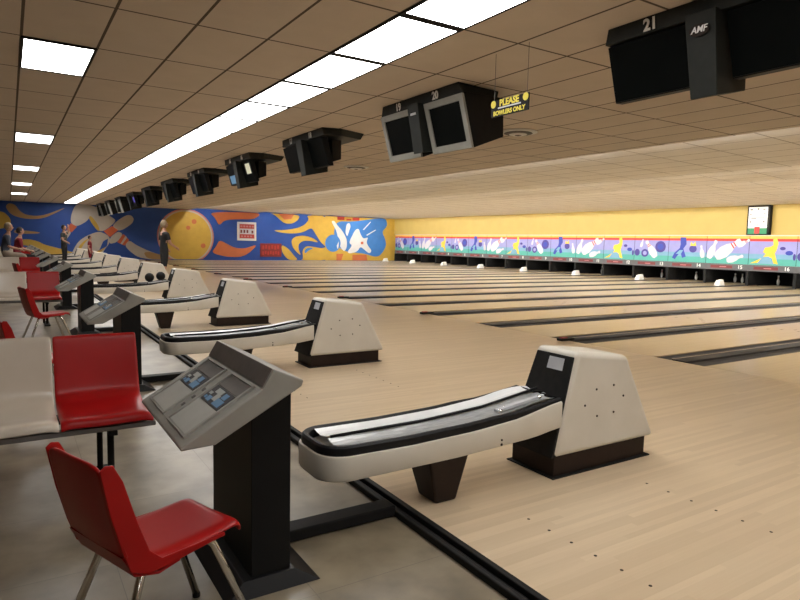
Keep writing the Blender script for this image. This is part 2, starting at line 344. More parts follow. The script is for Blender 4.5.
# ------------------------------------------------------------------ mural on the far wall
MURAL = [('tan',[(-0.08,2.77),(0.13,2.41),(0.4,2.26),(0.81,2.17),(1.27,2.16),(1.75,2.26),(2.23,2.52),(2.78,2.87),(2.48,2.75),(1.75,2.41),(1.28,2.33),(0.82,2.39),(0.55,2.59),(0.37,2.91),(0.06,2.97)]),('yel',[(-0.75,2.61),(-0.31,2.52),(-0.09,2.44),(0.12,2.17),(0.16,1.89),(0.02,1.69),(-0.35,1.58),(-0.79,1.58)]),('tan',[(0.28,1.56),(0.79,1.54),(1.39,1.47),(1.49,1.43),(1.39,1.39),(0.78,1.35),(0.28,1.37)]),('yel',[(0.4,1.0),(0.91,1.09),(1.38,0.96),(1.71,0.77),(2.18,0.65),(3.16,0.36),(3.91,0.0),(1.92,0.0),(1.37,0.54),(0.9,0.72),(0.44,0.76)]),('cream',[(3.33,3.08),(4.09,3.08),(4.23,2.86),(3.97,2.42),(3.81,2.15),(3.3,1.82),(2.98,2.01),(3.01,2.43),(3.17,2.9)]),('red',[(2.98,2.01),(3.3,1.82),(3.02,1.5),(2.77,1.64)]),('cream',[(2.77,1.64),(3.02,1.5),(2.78,1.13),(2.58,0.92),(2.44,1.07),(2.5,1.38)]),('cream',[(4.08,3.06),(4.54,2.83),(5.01,2.48),(5.37,2.23),(4.67,1.61),(4.41,1.6),(4.11,1.96),(3.87,2.37),(3.98,2.79)]),('yel',[(3.87,2.37),(4.02,2.48),(4.37,1.97),(4.46,1.6),(4.31,1.65),(4.06,2.01)]),('cream',[(5.1,1.92),(5.37,2.23),(5.86,2.58),(6.13,2.59),(6.29,2.38),(6.18,2.1),(5.74,1.76),(5.41,1.64)]),('red',[(4.65,1.61),(5.1,1.92),(5.41,1.69),(4.98,1.27)]),('cream',[(3.12,0.62),(3.38,1.04),(3.84,1.37),(4.41,1.6),(4.77,1.45),(4.98,1.25),(4.92,0.87),(4.7,0.6),(4.43,0.06),(2.9,0.05)]),('yel',[(4.66,1.02),(4.87,1.14),(4.76,0.71),(4.44,0.38),(4.23,0.38),(4.55,0.7)]),('yel',[(3.32,0.68),(3.63,1.05),(3.94,1.22),(3.63,0.89),(3.42,0.47)]),('cream',[(4.98,1.27),(5.41,1.64),(5.68,1.48),(5.35,0.99),(4.92,0.87)]),('red',[(5.68,1.48),(5.81,1.38),(5.53,0.91),(5.35,0.99)]),('cream',[(5.81,1.38),(5.89,1.27),(5.61,0.86),(5.53,0.91)]),('red',[(5.89,1.27),(6.0,1.14),(5.75,0.81),(5.61,0.86)]),('cream',[(6.0,1.14),(6.37,0.85),(7.15,0.47),(8.0,0.2),(8.58,0.0),(7.14,0.0),(6.47,0.13),(6.04,0.46),(5.75,0.81)]),('tan',[(6.76,0.41),(7.15,0.47),(8.0,0.2),(8.58,0.0),(7.03,0.0)]),('blue2',[(4.39,0.49),(4.61,1.02),(4.87,1.19),(4.81,0.76)]),('orange',[(10.66,2.99),(13.29,3.08),(14.03,3.01),(13.56,2.63),(12.31,2.6),(11.6,2.5),(11.28,2.14),(11.03,2.61)]),('orange',[(11.28,1.25),(11.72,1.05),(12.3,0.75),(12.96,0.74),(13.83,1.04),(13.16,0.39),(12.63,0.18),(11.66,0.2),(10.77,0.44),(11.09,0.84)]),('yel',[(14.51,3.08),(16.78,3.08),(16.63,2.71),(16.2,2.44),(15.63,2.46),(15.28,2.72),(14.93,3.02)]),('orange',[(15.2,3.08),(16.34,3.08),(16.13,2.76),(15.63,2.7)]),('yel',[(14.79,1.98),(15.7,2.01),(16.64,2.18),(17.15,2.44),(17.44,2.81),(17.22,3.08),(19.03,3.08),(19.06,0.75),(18.36,1.18),(17.82,1.96),(17.6,2.24),(17.01,1.9),(16.28,1.78),(15.42,1.82)]),('yel',[(16.14,1.35),(16.42,1.6),(17.01,1.69),(17.68,1.56),(18.21,1.21),(17.53,1.34),(17.01,1.33),(16.68,1.11),(16.65,0.79),(16.87,0.3),(16.5,0.58),(16.21,0.93)]),('yel',[(15.43,1.05),(15.93,0.78),(16.36,0.29),(16.66,0.0),(15.93,0.0),(15.5,0.49)]),('yel',[(17.02,0.08),(16.94,0.65),(17.24,0.98),(17.83,0.92),(18.44,0.82),(19.13,1.05),(19.15,0.0),(16.8,0.0)]),('lblue',[(17.09,0.65),(17.31,0.87),(17.83,0.84),(17.39,0.66),(17.17,0.44)]),('yel',[(18.64,3.08),(24.03,3.08),(24.11,0.0),(18.68,0.0)]),('lblue',[(19.5,2.75),(20.77,2.76),(21.83,2.92),(22.91,3.08),(23.6,3.07),(23.7,2.53),(23.23,2.12),(23.54,1.59),(23.64,1.05),(23.14,0.35),(22.63,0.27),(21.87,0.49),(21.05,0.56),(20.32,0.62),(19.68,0.91),(19.28,1.86)]),('white',[(19.11,2.74),(19.34,2.78),(19.58,2.46),(19.98,2.1),(20.35,1.52),(20.36,0.92),(20.16,0.62),(19.84,0.91),(19.67,1.5),(19.51,2.09),(19.27,2.45)]),('white',[(20.29,2.56),(20.53,2.68),(20.65,2.42),(20.5,2.04),(20.38,1.67),(20.22,1.96)]),('white',[(20.63,1.52),(21.02,2.21),(21.3,2.29),(21.43,1.92),(21.69,1.55),(22.1,1.71),(21.94,1.33),(22.11,1.03),(22.41,0.72),(22.21,0.49),(21.78,0.79),(21.45,1.01),(21.21,0.63),(20.56,0.48),(20.4,0.62),(20.8,1.08),(20.55,1.22)]),('red',[(21.48,1.35),(21.69,1.36),(21.69,1.17),(21.49,1.17)]),('white',[(21.63,2.23),(22.24,2.82),(22.29,2.78),(21.72,2.19)]),('white',[(21.93,1.86),(22.68,2.26),(22.72,2.2),(21.97,1.78)]),('dkred',[(19.57,3.08),(20.12,3.07),(20.13,2.85),(19.57,2.83)]),('dkred',[(20.28,2.93),(20.68,2.95),(20.69,2.84),(20.29,2.83)]),('dkred',[(20.76,3.06),(21.33,3.05),(21.33,2.85),(20.77,2.84)]),('orange',[(19.53,0.47),(20.08,0.47),(19.93,0.0),(19.54,0.0)]),('orange',[(20.81,0.4),(21.96,0.42),(22.05,0.0),(20.81,0.0)])]
def shape(P, y, z0=None):
    return [(x, y, z) for x, z in P]
mmats = list(PAINT.values()); mkey = list(PAINT.keys())
mu = MB(); lay = 0
def mural_poly(col, P):
    global lay
    lay += 1; y = YEND - .0010 - .0012 * lay
    mu.mi = mkey.index(col); n = len(mu.v)
    mu.v += [(x, y, z) for x, z in P]; mu.f.append(tuple(range(n, n + len(P)))); mu.m.append(mu.mi)
def smoothp(P, it=2):
    for _ in range(it):
        Q = []
        for i in range(len(P)):
            a, b = P[i], P[(i + 1) % len(P)]
            Q += [(.78 * a[0] + .22 * b[0], .78 * a[1] + .22 * b[1]), (.22 * a[0] + .78 * b[0], .22 * a[1] + .78 * b[1])]
        P = Q
    return P
def circ(cx, cz, r, n=40, zmin=.02, zmax=3.07):
    return [(cx + r * math.cos(2 * PI * i / n), min(zmax, max(zmin, cz + r * math.sin(2 * PI * i / n)))) for i in range(n)]
first_right = [i for i, (c, P) in enumerate(MURAL) if c == 'orange'][0]
for i, (c, P) in enumerate(MURAL):
    if i == first_right:
        mural_poly('yel', [(23.3, 0.0), (24.8, 0.0), (24.8, 3.1), (23.3, 3.1)])
        for (ca, ra) in (('pink', 1.70), ('cream', 1.62), ('yel', 1.53)): mural_poly(ca, circ(9.25, 1.42, ra))
        for (x, z, r_) in ((9.74, 2.35, .15), (9.38, 1.96, .13), (10.28, .87, .15)): mural_poly('orange', circ(x, z, r_, 16))
    big = len(P) <= 4
    mural_poly(c, P if big else smoothp(P))
mural_poly('lblue', circ(19.25, 1.2, .60)); mural_poly('white', [(19.55, 1.05), (19.72, 1.35), (19.68, .9), (19.6, .8)])
bm_tri = mu.build('wall_mural', mmats, wf)
bm = bmesh.new(); bm.from_mesh(bm_tri.data); bmesh.ops.triangulate(bm, faces=bm.faces, ngon_method='EAR_CLIP'); bm.to_mesh(bm_tri.data); bm.free()

# framed poster and red sign on the mural
r = thing('framed_poster', 'white framed square poster in red and white on the blue mural', 'poster', (13.05, YEND, 1.25)); o = (13.05, YEND, 1.25)
MB().box(12.42, 13.68, YEND - .11, YEND - .062, 1.25, 2.44).build('frame', WHITE, r, o, bevel=.01)
MB().box(12.53, 13.57, YEND - .120, YEND - .111, 1.36, 2.33).build('poster_backing', PINKW, r, o)
p_ = MB(); p_.box(12.57, 13.53, YEND - .128, YEND - .121, 2.02, 2.30); p_.box(12.57, 13.53, YEND - .128, YEND - .121, 1.40, 1.66)
p_.build('red_panel', PAINT['dkred'], r, o)
p_ = MB()
for i in range(5): p_.box(12.62 + .19 * i, 12.75 + .19 * i, YEND - .133, YEND - .129, 2.10, 2.22)
for i in range(4): p_.box(12.66 + .2 * i, 12.78 + .2 * i, YEND - .133, YEND - .129, 1.48, 1.58)
p_.build('pale_marks', PAINT['pink'], r, o)
p_ = MB()
for i in range(3): MB().box(12.62 + .2 * i, 12.74 + .2 * i, YEND - .126, YEND - .121, 1.74, 1.94).build('dark_mark', MAROON, r, o)
MB().box(13.35, 13.47, YEND - .126, YEND - .121, 1.72, 1.9).build('dark_mark', MAROON, r, o)
r = thing('wall_sign', 'dark red two-line sign low on the mural below the framed poster', 'sign', (14.68, YEND, .22)); o = (14.68, YEND, .22)
MB().box(13.95, 15.42, YEND - .12, YEND - .062, .22, 1.10).build('sign_panel', SIGNRED, r, o, bevel=.008)
p_ = MB()
for (z0, z1, xs) in ((.70, .98, 6), (.34, .60, 7)):
    for i in range(xs): p_.box(14.08 + i * 1.24 / xs, 14.08 + (i + .62) * 1.24 / xs, YEND - .130, YEND - .121, z0 + .05 * (i % 2), z1 - .03 * ((i + 1) % 2))
p_.build('lettering', PAINT['dkred'], r, o)

# ------------------------------------------------------------------ lanes and gutters
lane0 = None
for k in range(-2, 11):
    for s_ in (-1, 1):
        y = YC + PITCH * k + s_ * .8625
        num = 21 - 2 * k if s_ > 0 else 22 - 2 * k
        lab = 'glossy honey coloured bowling lane that runs to the machine numbered %d' % num
        if lane0 is None:
            lane0 = MB().box(FOUL, 25.6, -.533, .533, -.13, 0).build('bowling_lane', LANEW)
            lane0.location = (0, y, 0); tag(lane0, lab, 'bowling lane', 'bowling lanes')
            a_ = MB()
            for i in range(7):
                ax, ay = FOUL + 4.9 - abs(i - 3) * .18 - .3, (i - 3) * .1351
                a_.quad((ax, ay - .018, .0012), (ax + .14, ay, .0012), (ax, ay + .018, .0012))
            a_.build('aiming_arrows', BROWNBLK, lane0)
        else: copy_tree(lane0, (0, y, 0), lab)
gut0 = None
def gutter(y, lab, centre):
    r = thing('lane_gutter', lab, 'gutter', (FOUL, y, 0), 0, 'gutters between the lanes')
    for s_ in (-1, 1):
        g = MB(); n = 10; R_ = .115
        prev = None
        for i in range(n + 1):
            t = PI * i / n; yy = s_ * .2135 - R_ * math.cos(t) * .99; zz = -.012 - math.sin(t) * .085
            cur = ((0, yy, zz), (17.49, yy, zz))
            if prev: g.quad(prev[0], prev[1], cur[1], cur[0])
            prev = cur
        g.quad((0, s_ * .2135 - .114, -.012), (0, s_ * .2135 + .114, -.012), (0, s_ * .2135 + .08, -.08), (0, s_ * .2135, -.1), (0, s_ * .2135 - .08, -.08))
        g.build('gutter_channel', GUTTER, r, smooth=False, auto=True)
    MB().box(.02, 17.49, -.097, .097, -.13, .012).build('capping', CAPM, r, bevel=.006)
    MB().box(.02, 17.49, .078, .095, .0122, .015).build('pale_edge_strip', CREAMSEAT, r)
    if centre:
        MB().box(-.16, .10, -.05, .05, .001, .035).build('foul_light_unit', FIN, r, bevel=.008)
        MB().box(-.13, -.02, -.03, .03, .035, .05).build('red_lamp', REDFIT, r, bevel=.006)
        c = MB().hexa([(15.45, -.12, .012), (15.85, -.12, .012), (15.85, .12, .012), (15.45, .12, .012)], [(15.54, -.075, .22), (15.80, -.075, .25), (15.80, .075, .25), (15.54, .075, .22)])
        c.build('ball_lift_cover', WHITE, r, bevel=.03)
    return r
gB = gC = None
for k in range(-2, 11):
    y = YC + PITCH * k
    lab = 'grey gutters and capping between lanes %d and %d, with small red foul lamp' % (21 - 2 * k, 22 - 2 * k)
    if gC is None: gC = gutter(y, lab, True)
    else: copy_tree(gC, (FOUL, y, 0), lab)
    if k < 10:
        y += PITCH / 2; lab = 'grey gutters and flat capping between lanes %d and %d' % (20 - 2 * k, 21 - 2 * k)
        if gB is None: gB = gutter(y, lab, False)
        else: copy_tree(gB, (FOUL, y, 0), lab)

# ------------------------------------------------------------------ masking units above the pin decks
W = PITCH / 2
def art(kind):
    """printed picture of one masking board; u 0..1 towards the right (-Y), v 0..1 upwards"""
    out = []
    def e(c, cx, cy, rx, ry, rot=0):
        P = []
        for i in range(18):
            t = 2 * PI * i / 18; a, b = rx * math.cos(t), ry * math.sin(t) * .62
            P.append((cx + a * math.cos(rot) - b * math.sin(rot), cy + (a * math.sin(rot) + b * math.cos(rot)) / .62))
        out.append((c, P))
    def pin(cx, cy, s, rot, bands=True):
        prof = [(-.50, .10), (-.40, .16), (-.18, .20), (.05, .16), (.22, .08), (.32, .075), (.42, .10), (.50, .06)]
        P = [(x, w) for x, w in prof] + [(x, -w) for x, w in prof[::-1]]
        def T(Q): return [(cx + s * (x * math.cos(rot) - y * math.sin(rot)) * .62, cy + s * (x * math.sin(rot) + y * math.cos(rot))) for x, y in Q]
        out.append((PINKW, T(P)))
        if bands:
            out.append((PRED, T([(.16, .105), (.20, .09), (.20, -.09), (.16, -.105)]))); out.append((PRED, T([(.25, .08), (.29, .078), (.29, -.078), (.25, -.08)])))
    if kind == 'C':      # yellow figure and small balls
        out.append((PYEL, [(.02, .03), (.12, .10), (.30, .26), (.36, .40), (.30, .46), (.34, .62), (.46, .66), (.52, .72), (.50, .92), (.58, .98), (.62, .80), (.60, .58), (.56, .42), (.60, .20), (.64, .03), (.54, .06), (.50, .26), (.40, .26), (.20, .06)]))
        out.append((PBLUEG, [(.18, .03), (.30, .28), (.44, .30), (.50, .18), (.56, .03)]))
        e(VIOLET, .72, .60, .06, .06); e(NAVY, .86, .44, .08, .08); e(VIOLET, 1.0 - .03, .30, .03, .12)
    elif kind == 'D':    # purple balls and a pin
        e(VIOLET, .08, .32, .08, .15); pin(.50, .48, .85, 2.2); e(VIOLET, .32, .30, .11, .17); e(LILAC, .32, .30, .06, .09); e(VIOLET, .78, .58, .155, .24); e(NAVY, .78, .58, .09, .13); pin(.22, .72, .35, 1.3, False)
    elif kind == 'A':    # blue figure
        out.append((NAVY, [(.30, .98), (.46, .98), (.48, .70), (.40, .52), (.44, .36), (.48, .20), (.38, .14), (.34, .32), (.28, .30), (.18, .08), (.10, .14), (.16, .34), (.30, .54), (.32, .70)]))
        out.append((PBLUEG, [(.20, .30), (.30, .46), (.40, .46), (.34, .30)])); e(VIOLET, .66, .52, .10, .15); out.append((PYEL, [(.58, .64), (.60, .80), (.66, .70), (.72, .82), (.74, .64)])); pin(.90, .42, .5, 1.75, False)
    else:                # white pins
        pin(.14, .52, .75, 1.2, False); pin(.52, .55, 1.15, .62); pin(.70, .20, .65, .30, False); pin(.88, .78, .50, .5)
    return out
MZ0, MZ1 = .80, 1.90
ARTM = [PINKW, PRED, PYEL, PBLUEG, VIOLET, NAVY, LILAC]
def mask_unit(kind):
    r = thing('masking_unit', '', 'masking unit', (XMASK, 0, .60))
    o = (XMASK, 0, .60); x = XMASK
    b = MB(); ms = [PORANGE, PRED, LILAC, PBLUEG, TEAL, VIOLET, PYEL]
    zs = [(MZ1 - .10, MZ1, 0), (MZ1 - .20, MZ1 - .10, 1), (1.22, MZ1 - .20, 2), (1.04, 1.22, 3), (MZ0, 1.04, 4)]
    for z0, z1, mi in zs:
        b.mi = mi; b.box(x, x + .10, -W / 2 + .008, W / 2 - .008, z0, z1)
    b.build('printed_board', ms, r, o)
    a = MB(); n = 0
    for c, P in art(kind):
        n += 1; a.mi = ARTM.index(c); i0 = len(a.v)
        a.v += [(x - .0015 - .0015 * n, W / 2 - .02 - u * (W - .04), MZ0 + .02 + max(0, min(1, v)) * (MZ1 - MZ0 - .06)) for u, v in P]
        a.f.append(tuple(range(i0, i0 + len(P)))); a.m.append(a.mi)
    ao = a.build('board_artwork', ARTM, r, o)
    bm = bmesh.new(); bm.from_mesh(ao.data); bmesh.ops.triangulate(bm, faces=bm.faces, ngon_method='EAR_CLIP'); bm.to_mesh(ao.data); bm.free()
    MB().box(x - .03, x + .12, -W / 2, W / 2, .56, MZ0 - .005).build('lower_panel', MASKGREY, r, o)
    MB().box(x - .045, x - .031, -W * .16, W * .36, .62, .74).build('maroon_plate', MAROON, r, o, bevel=.004)
    MB().box(x - .049, x - .0455, -W * .02, W * .14, .665, .69).build('plate_writing', PAINT['pink'], r, o)
    MB().box(x - .02, x + .11, -W / 2, W / 2, MZ1 + .001, MZ1 + .04).build('top_ledge', CREAMSEAT, r, o)
    MB().box(x - .006, x + .1, -W / 2 - .006, -W / 2 + .006, MZ0, MZ1).build('divider', MATTEBLACK, r, o)
    return r
protos = {}
KINDS = 'CDAB'
DESCR = {'C': 'yellow figure and small purple balls', 'D': 'large purple balls and a white pin', 'A': 'blue figure beside a purple ball', 'B': 'tumbling white pins'}
for n in range(22, 0, -1):
    y = YC - PITCH / 2 + W / 2 + (22 - n) * W
    kd = KINDS[(n - 16) % 4]          # 16 C, 15 B, 14 A, 13 D
    lab = 'printed masking board with %s, numbered %d, above the pins' % (DESCR[kd], n)
    if kd not in protos: r = protos[kd] = mask_unit(kd); r.location = (XMASK, y, .60); r['label'] = lab
    else: r = copy_tree([protos[kd]][0], (XMASK, y, .60), lab)
    # a copied unit must not carry the number of its source
    for ch in list(r.children):
        if ch.name.startswith('lane_number'): bpy.data.objects.remove(ch)
    text_obj(str(n), .20, WHITE, facing_minus_x(-.050, -W * .34, .08), r, 'lane_number', .002, .004)
    r['group'] = 'masking boards above the pins'

# pit walls between lanes and white posts of the kickbacks
kb0 = None
for n in range(0, 25):
    y = YC - PITCH / 2 + n * W
    lab = 'dark upright partition between pin decks under the masking boards'
    if kb0 is None:
        kb0 = MB().box(XMASK - .02, 26.4, -.05, .05, .0, .55).build('pin_deck_partition', MATTEBLACK); kb0.location = (0, y, 0); tag(kb0, lab, 'partition', 'pin deck partitions')
    else:
        if y > YEND - .1: continue
        copy_tree(kb0, (0, y, 0))
PITL = mat('added_pin_deck_tube', (.9, .9, .9), .5, emit=(1, .96, .9), strength=14.0)  # unseen tubes behind the masking boards, added to brighten the pins
grainy(PITL, (.9, .9, .9), (.86, .86, .86), 4)
pd0 = None
for n in range(18, 0, -1):
    yc = YC - PITCH / 2 + W / 2 + (22 - n) * W
    lab = 'slim unseen tube lamp added over the pin deck behind masking board %d' % n
    if pd0 is None:
        pd0 = MB().tube([(XMASK + .15, -.6, .72), (XMASK + .15, .6, .72)], .013, 8).build('added_pin_deck_lamp', PITL, smooth=True)
        pd0.location = (0, yc, 0); tag(pd0, lab, 'lamp', 'unseen tube lamps added over the pin decks')
        MB().box(XMASK + .121, XMASK + .138, -.62, .62, .66, .78).build('lamp_bracket', MASKGREY, pd0)
    else: copy_tree(pd0, (0, yc, 0), lab)
# pins: standing sets at the back lanes
PINP = [(.026, 0), (.034, .012), (.048, .06), (.058, .115), (.055, .165), (.036, .225), (.024, .265), (.023, .285), (.030, .330), (.031, .350), (.022, .375), (.004, .381)]
pin0 = None
def pin_at(x, y, lab, grp):
    global pin0
    if pin0 is None:
        pin0 = MB().lathe((0, 0, 0), PINP, 14).build('bowling_pin', PINM, smooth=True)
        rb = MB()
        for z, rr in ((.268, .0252), (.284, .0246)): rb.lathe((0, 0, 0), [(rr, z), (rr, z + .009)], 14)
        rb.build('red_stripe', PRED, pin0, smooth=True)
        pin0.location = (x, y, 0); tag(pin0, lab, 'bowling pin', grp); return pin0
    c = copy_tree(pin0, (x, y, 0), lab); c['group'] = grp; return c
SP = .3048
for n in range(18, 0, -1):
    yc = YC - PITCH / 2 + W / 2 + (22 - n) * W
    sets = [(0, 0), (1, -.5), (1, .5), (2, -1), (2, 0), (2, 1), (3, -1.5), (3, -.5), (3, .5), (3, 1.5)]
    pick = {16: [9, 6], 15: [9, 8], 14: [6, 9, 5], 13: [6, 9], 12: [6, 7], 11: [9]}.get(n, [6, 9] if n % 2 else [9])
    for i in pick:
        a, b_ = sets[i]
        pin_at(24.96 + a * .264, yc + b_ * SP, 'white bowling pin standing in the dark under masking board %d' % n, 'bowling pins')

# white price board above the masking
r = thing('notice_board', 'white notice board with black frame and green base standing on the masking ledge', 'notice board', (XMASK + .05, 12.6, 1.94)); o = (XMASK + .05, 12.6, 1.94)
x = XMASK
MB().box(x - .08, x + .10, 12.20, 13.04, 1.945, 3.06).build('frame', MATTEBLACK, r, o, bevel=.01)
MB().box(x - .095, x - .081, 12.28, 12.98, 2.20, 3.00).build('white_face', WHITE, r, o)
MB().box(x - .095, x - .081, 12.28, 12.98, 1.98, 2.20).build('green_panel', GREENM, r, o)
MB().box(x - .103, x - .096, 12.53, 12.73, 1.99, 2.25).build('red_emblem', PAINT['dkred'], r, o, bevel=.003)
for (yy, zz, w_, h_) in ((13.30, 2.9, .10, .05), (13.05, 2.92, .05, .07), (12.83, 2.9, .08, .03), (13.32, 2.72, .05, .06), (12.80, 2.74, .04, .07), (13.05, 2.60, .50, .02), (13.32, 2.44, .04, .09), (12.82, 2.44, .06, .06), (13.05, 2.32, .04, .05), (13.2, 2.56, .2, .03)):
    MB().box(x - .099, x - .0955, yy - .42 - w_ / 2, yy - .42 + w_ / 2, zz - h_ / 2, zz + h_ / 2).build('dark_marking', GREYD, r, o)

# ------------------------------------------------------------------ ball returns
def rrect(x0, x1, y0, y1, r, n=6, left_only=False):
    P = []
    cs = [(x0 + r, y0 + r, PI, 1.5 * PI), (x1 - r, y0 + r, 1.5 * PI, 2 * PI), (x1 - r, y1 - r, 0, .5 * PI), (x0 + r, y1 - r, .5 * PI, PI)]
    for i, (cx, cy, a0, a1) in enumerate(cs):
        if left_only and i in (1, 2): P.append((x1, y0 if i == 1 else y1)); continue
        for q in range(n + 1):
            a = a0 + (a1 - a0) * q / n; P.append((cx + r * math.cos(a), cy + r * math.sin(a)))
    return P
def lerp(x, pts):
    if x <= pts[0][0]: return pts[0][1]
    for (a, va), (b, vb) in zip(pts, pts[1:]):
        if x <= b: return va + (vb - va) * (x - a) / (b - a)
    return pts[-1][1]
def ball_return(y, lab):
    r = thing('ball_return', lab, 'ball return', (2.0, y, 0), 0, 'ball returns'); o = (2.0, YC, 0)
    Y0, Y1 = 2.375, 2.775
    X0, X1 = 1.145, 2.62
    ztop = [(1.17, .362), (1.6, .358), (2.0, .37), (2.3, .395), (2.6, .452)]
    zbot = [(1.17, .238), (1.9, .245), (2.2, .258), (2.42, .268), (2.6, .295)]
    def ring(off, zf, dz=0, xr=X1):
        base = []
        for q in rrect(X0 + off, xr, Y0 + off, Y1 - off, max(.03, .13 - off), 8, True): base.append(q)
        # subdivide the long sides so the curve of the shell shows
        P = []
        for i, a in enumerate(base):
            b = base[(i + 1) % len(base)]; L = math.dist(a, b); k = max(1, int(L / .08))
            if abs(a[0] - b[0]) < .01: k = 1
            for q in range(k): P.append((a[0] + (b[0] - a[0]) * q / k, a[1] + (b[1] - a[1]) * q / k))
        return [(x_, y_, zf(x_) + dz) for x_, y_ in P]
    zt = lambda x_: lerp(x_, ztop); zb = lambda x_: lerp(x_, zbot)
    def skin(rings, close_bot=True, close_top=True):
        m = MB(); k = len(rings[0]); m.v = [p for R_ in rings for p in R_]
        for a in range(len(rings) - 1):
            for i in range(k):
                j2 = (i + 1) % k; m.f.append((a * k + i, a * k + j2, (a + 1) * k + j2, (a + 1) * k + i)); m.m.append(0)
        if close_bot: m.f.append(tuple(range(k - 1, -1, -1))); m.m.append(0)
        if close_top: m.f.append(tuple(range((len(rings) - 1) * k, len(rings) * k))); m.m.append(0)
        return m
    def even(off, zf, dz, n_like):  # ring with the same vertex count as the outer ring, scaled inwards
        P = []
        cx, cy = (X0 + X1) / 2, (Y0 + Y1) / 2; hx, hy = (X1 - X0) / 2, (Y1 - Y0) / 2
        for (x_, y_, _) in n_like:
            nx = X1 - (X1 - x_) * (X1 - X0 - off) / (X1 - X0); ny = cy + (y_ - cy) * (hy - off) / hy
            P.append((nx, ny, zf(nx) + dz))
        return P
    R0 = ring(0, zb)
    f = lambda off, zf, dz: even(off, zf, dz, R0)
    skin([f(.022, zb, 0), f(.006, zb, .006), f(0, zb, .02), f(0, zt, -.012), f(.003, zt, -.003), f(.010, zt, 0), f(.10, zt, -.02)]).build('tray', OFFW, r, o, auto=True)
    fade = lambda x_: 1 - .62 * max(0, min(1, (x_ - 2.15) / .40))
    fr_ = lambda off, dz: f(off, (lambda x_: zt(x_) + dz * fade(x_)), 0)
    m = skin([fr_(.012, 0), fr_(.010, .012), fr_(.012, .035), fr_(.020, .044), fr_(.032, .044), fr_(.042, .036), fr_(.048, .0)], False, False)
    # the rear end of the rim dips into the hood
    m.build('rubber_rim', RUBBER, r, o, auto=True)
    # tracks
    def track(y0, y1, dz, name, mt, x0=1.25):
        t = MB(); n = 20; prev = None
        for i in range(n + 1):
            x_ = x0 + (2.70 - x0) * i / n; z = zt(min(x_, 2.6)) + .020 + dz + (.0 if x_ < 2.45 else -.03 * (x_ - 2.45) / .25)
            c = .012
            cur = [(x_, y0, z + c), (x_, y0 + (y1 - y0) * .25, z + c * .3), (x_, (y0 + y1) / 2, z), (x_, y0 + (y1 - y0) * .75, z + c * .3), (x_, y1, z + c)]
            if prev:
                for q in range(4): t.quad(prev[q], cur[q], cur[q + 1], prev[q + 1])
            prev = cur
        return t.build(name, mt, r, o, auto=True)
    track(2.428, 2.572, 0, 'steel_track', STEEL); track(2.588, 2.722, .006, 'white_track', WTRACK)
    MB().tube([(1.27, 2.580, zt(1.27) + .036), (1.8, 2.580, zt(1.8) + .038), (2.2, 2.580, zt(2.2) + .040), (2.62, 2.580, zt(2.6) + .035)], .008, 8).build('centre_rail', RUBBER, r, o, smooth=True)
    for i, (xx, yy) in enumerate(((2.24, 2.47), (2.30, 2.50), (2.52, 2.46))):
        MB().lathe((xx, yy, zt(xx) + .028), [(.014, 0), (.014, .012), (.008, .016)], 10).build('screw', CHROME, r, o)
    MB().hexa([(2.22, 2.465, zt(2.22) + .03), (2.55, 2.45, zt(2.55) + .03), (2.55, 2.47, zt(2.55) + .03), (2.22, 2.50, zt(2.22) + .03)], [(2.22, 2.465, zt(2.22) + .042), (2.55, 2.45, zt(2.55) + .042), (2.55, 2.47, zt(2.55) + .042), (2.22, 2.50, zt(2.22) + .042)]).build('clamp_strap', SILVER, r, o)
    # leg
    MB().hexa([(1.80, 2.44, 0), (1.93, 2.44, 0), (1.93, 2.60, 0), (1.80, 2.60, 0)], [(1.735, 2.41, .25), (1.985, 2.41, .25), (1.985, 2.64, .25), (1.735, 2.64, .25)]).build('support_leg', BROWNBLK, r, o, bevel=.012)
    sc_ = MB(); sc_.lathe((2.17, 2.374, .275), [(.008, -.001), (.006, -.005)], 8, 'y'); sc_.lathe((2.17, 2.374, .300), [(.006, -.001), (.005, -.005)], 8, 'y'); sc_.build('side_screws', BROWNBLK, r, o)
    # hood
    b = [(2.565, 2.375), (3.485, 2.375), (3.485, 2.765), (2.565, 2.765)]; tp = [(2.765, 2.405, .718), (3.215, 2.405, .665), (3.215, 2.735, .665), (2.765, 2.735, .718)]
    h = MB(); h.hexa([(x_, y_, .125) for x_, y_ in b], tp)
    ho = h.build('hood', OFFW, r, o, auto=True)
    bv = ho.modifiers.new('bevel', 'BEVEL'); bv.width = .032; bv.segments = 4; bv.limit_method = 'ANGLE'; bv.angle_limit = math.radians(40)
    # black opening panel set in the hood's mouth
    def fp(x_off, y_, s): # point on the sloping front plane, s 0 bottom..1 top
        return (2.565 + (2.765 - 2.565) * s + x_off, y_, .125 + (.718 - .125) * s)
    q = MB().hexa([fp(-.006, 2.383, .0), fp(.03, 2.383, .0), fp(.03, 2.757, .0), fp(-.006, 2.757, .0)], [fp(-.006, 2.424, .945), fp(.03, 2.424, .945), fp(.03, 2.716, .945), fp(-.006, 2.716, .945)])
    q.build('hood_opening', MATTEBLACK, r, o, bevel=.004)
    MB().hexa([fp(-.010, 2.48, .80), fp(-.006, 2.48, .80), fp(-.006, 2.60, .80), fp(-.010, 2.60, .80)], [fp(-.010, 2.485, .915), fp(-.006, 2.485, .915), fp(-.006, 2.60, .915), fp(-.010, 2.60, .915)]).build('label_plate', SILVER, r, o)
    hs = MB()
    for xx, zz in ((2.825, .40), (2.925, .485), (3.08, .495), (3.17, .42), (3.08, .33), (2.93, .325)):
        yy = 2.375 + .03 * (zz - .125) / .57; hs.lathe((xx, yy, zz), [(.007, .002), (.007, -.003), (.004, -.005)], 8, 'y')
    hs.build('hood_screws', BROWNBLK, r, o)
    MB().box(2.60, 3.42, 2.400, 2.745, .006, .135).build('hood_base', BROWNBLK, r, o, bevel=.004)
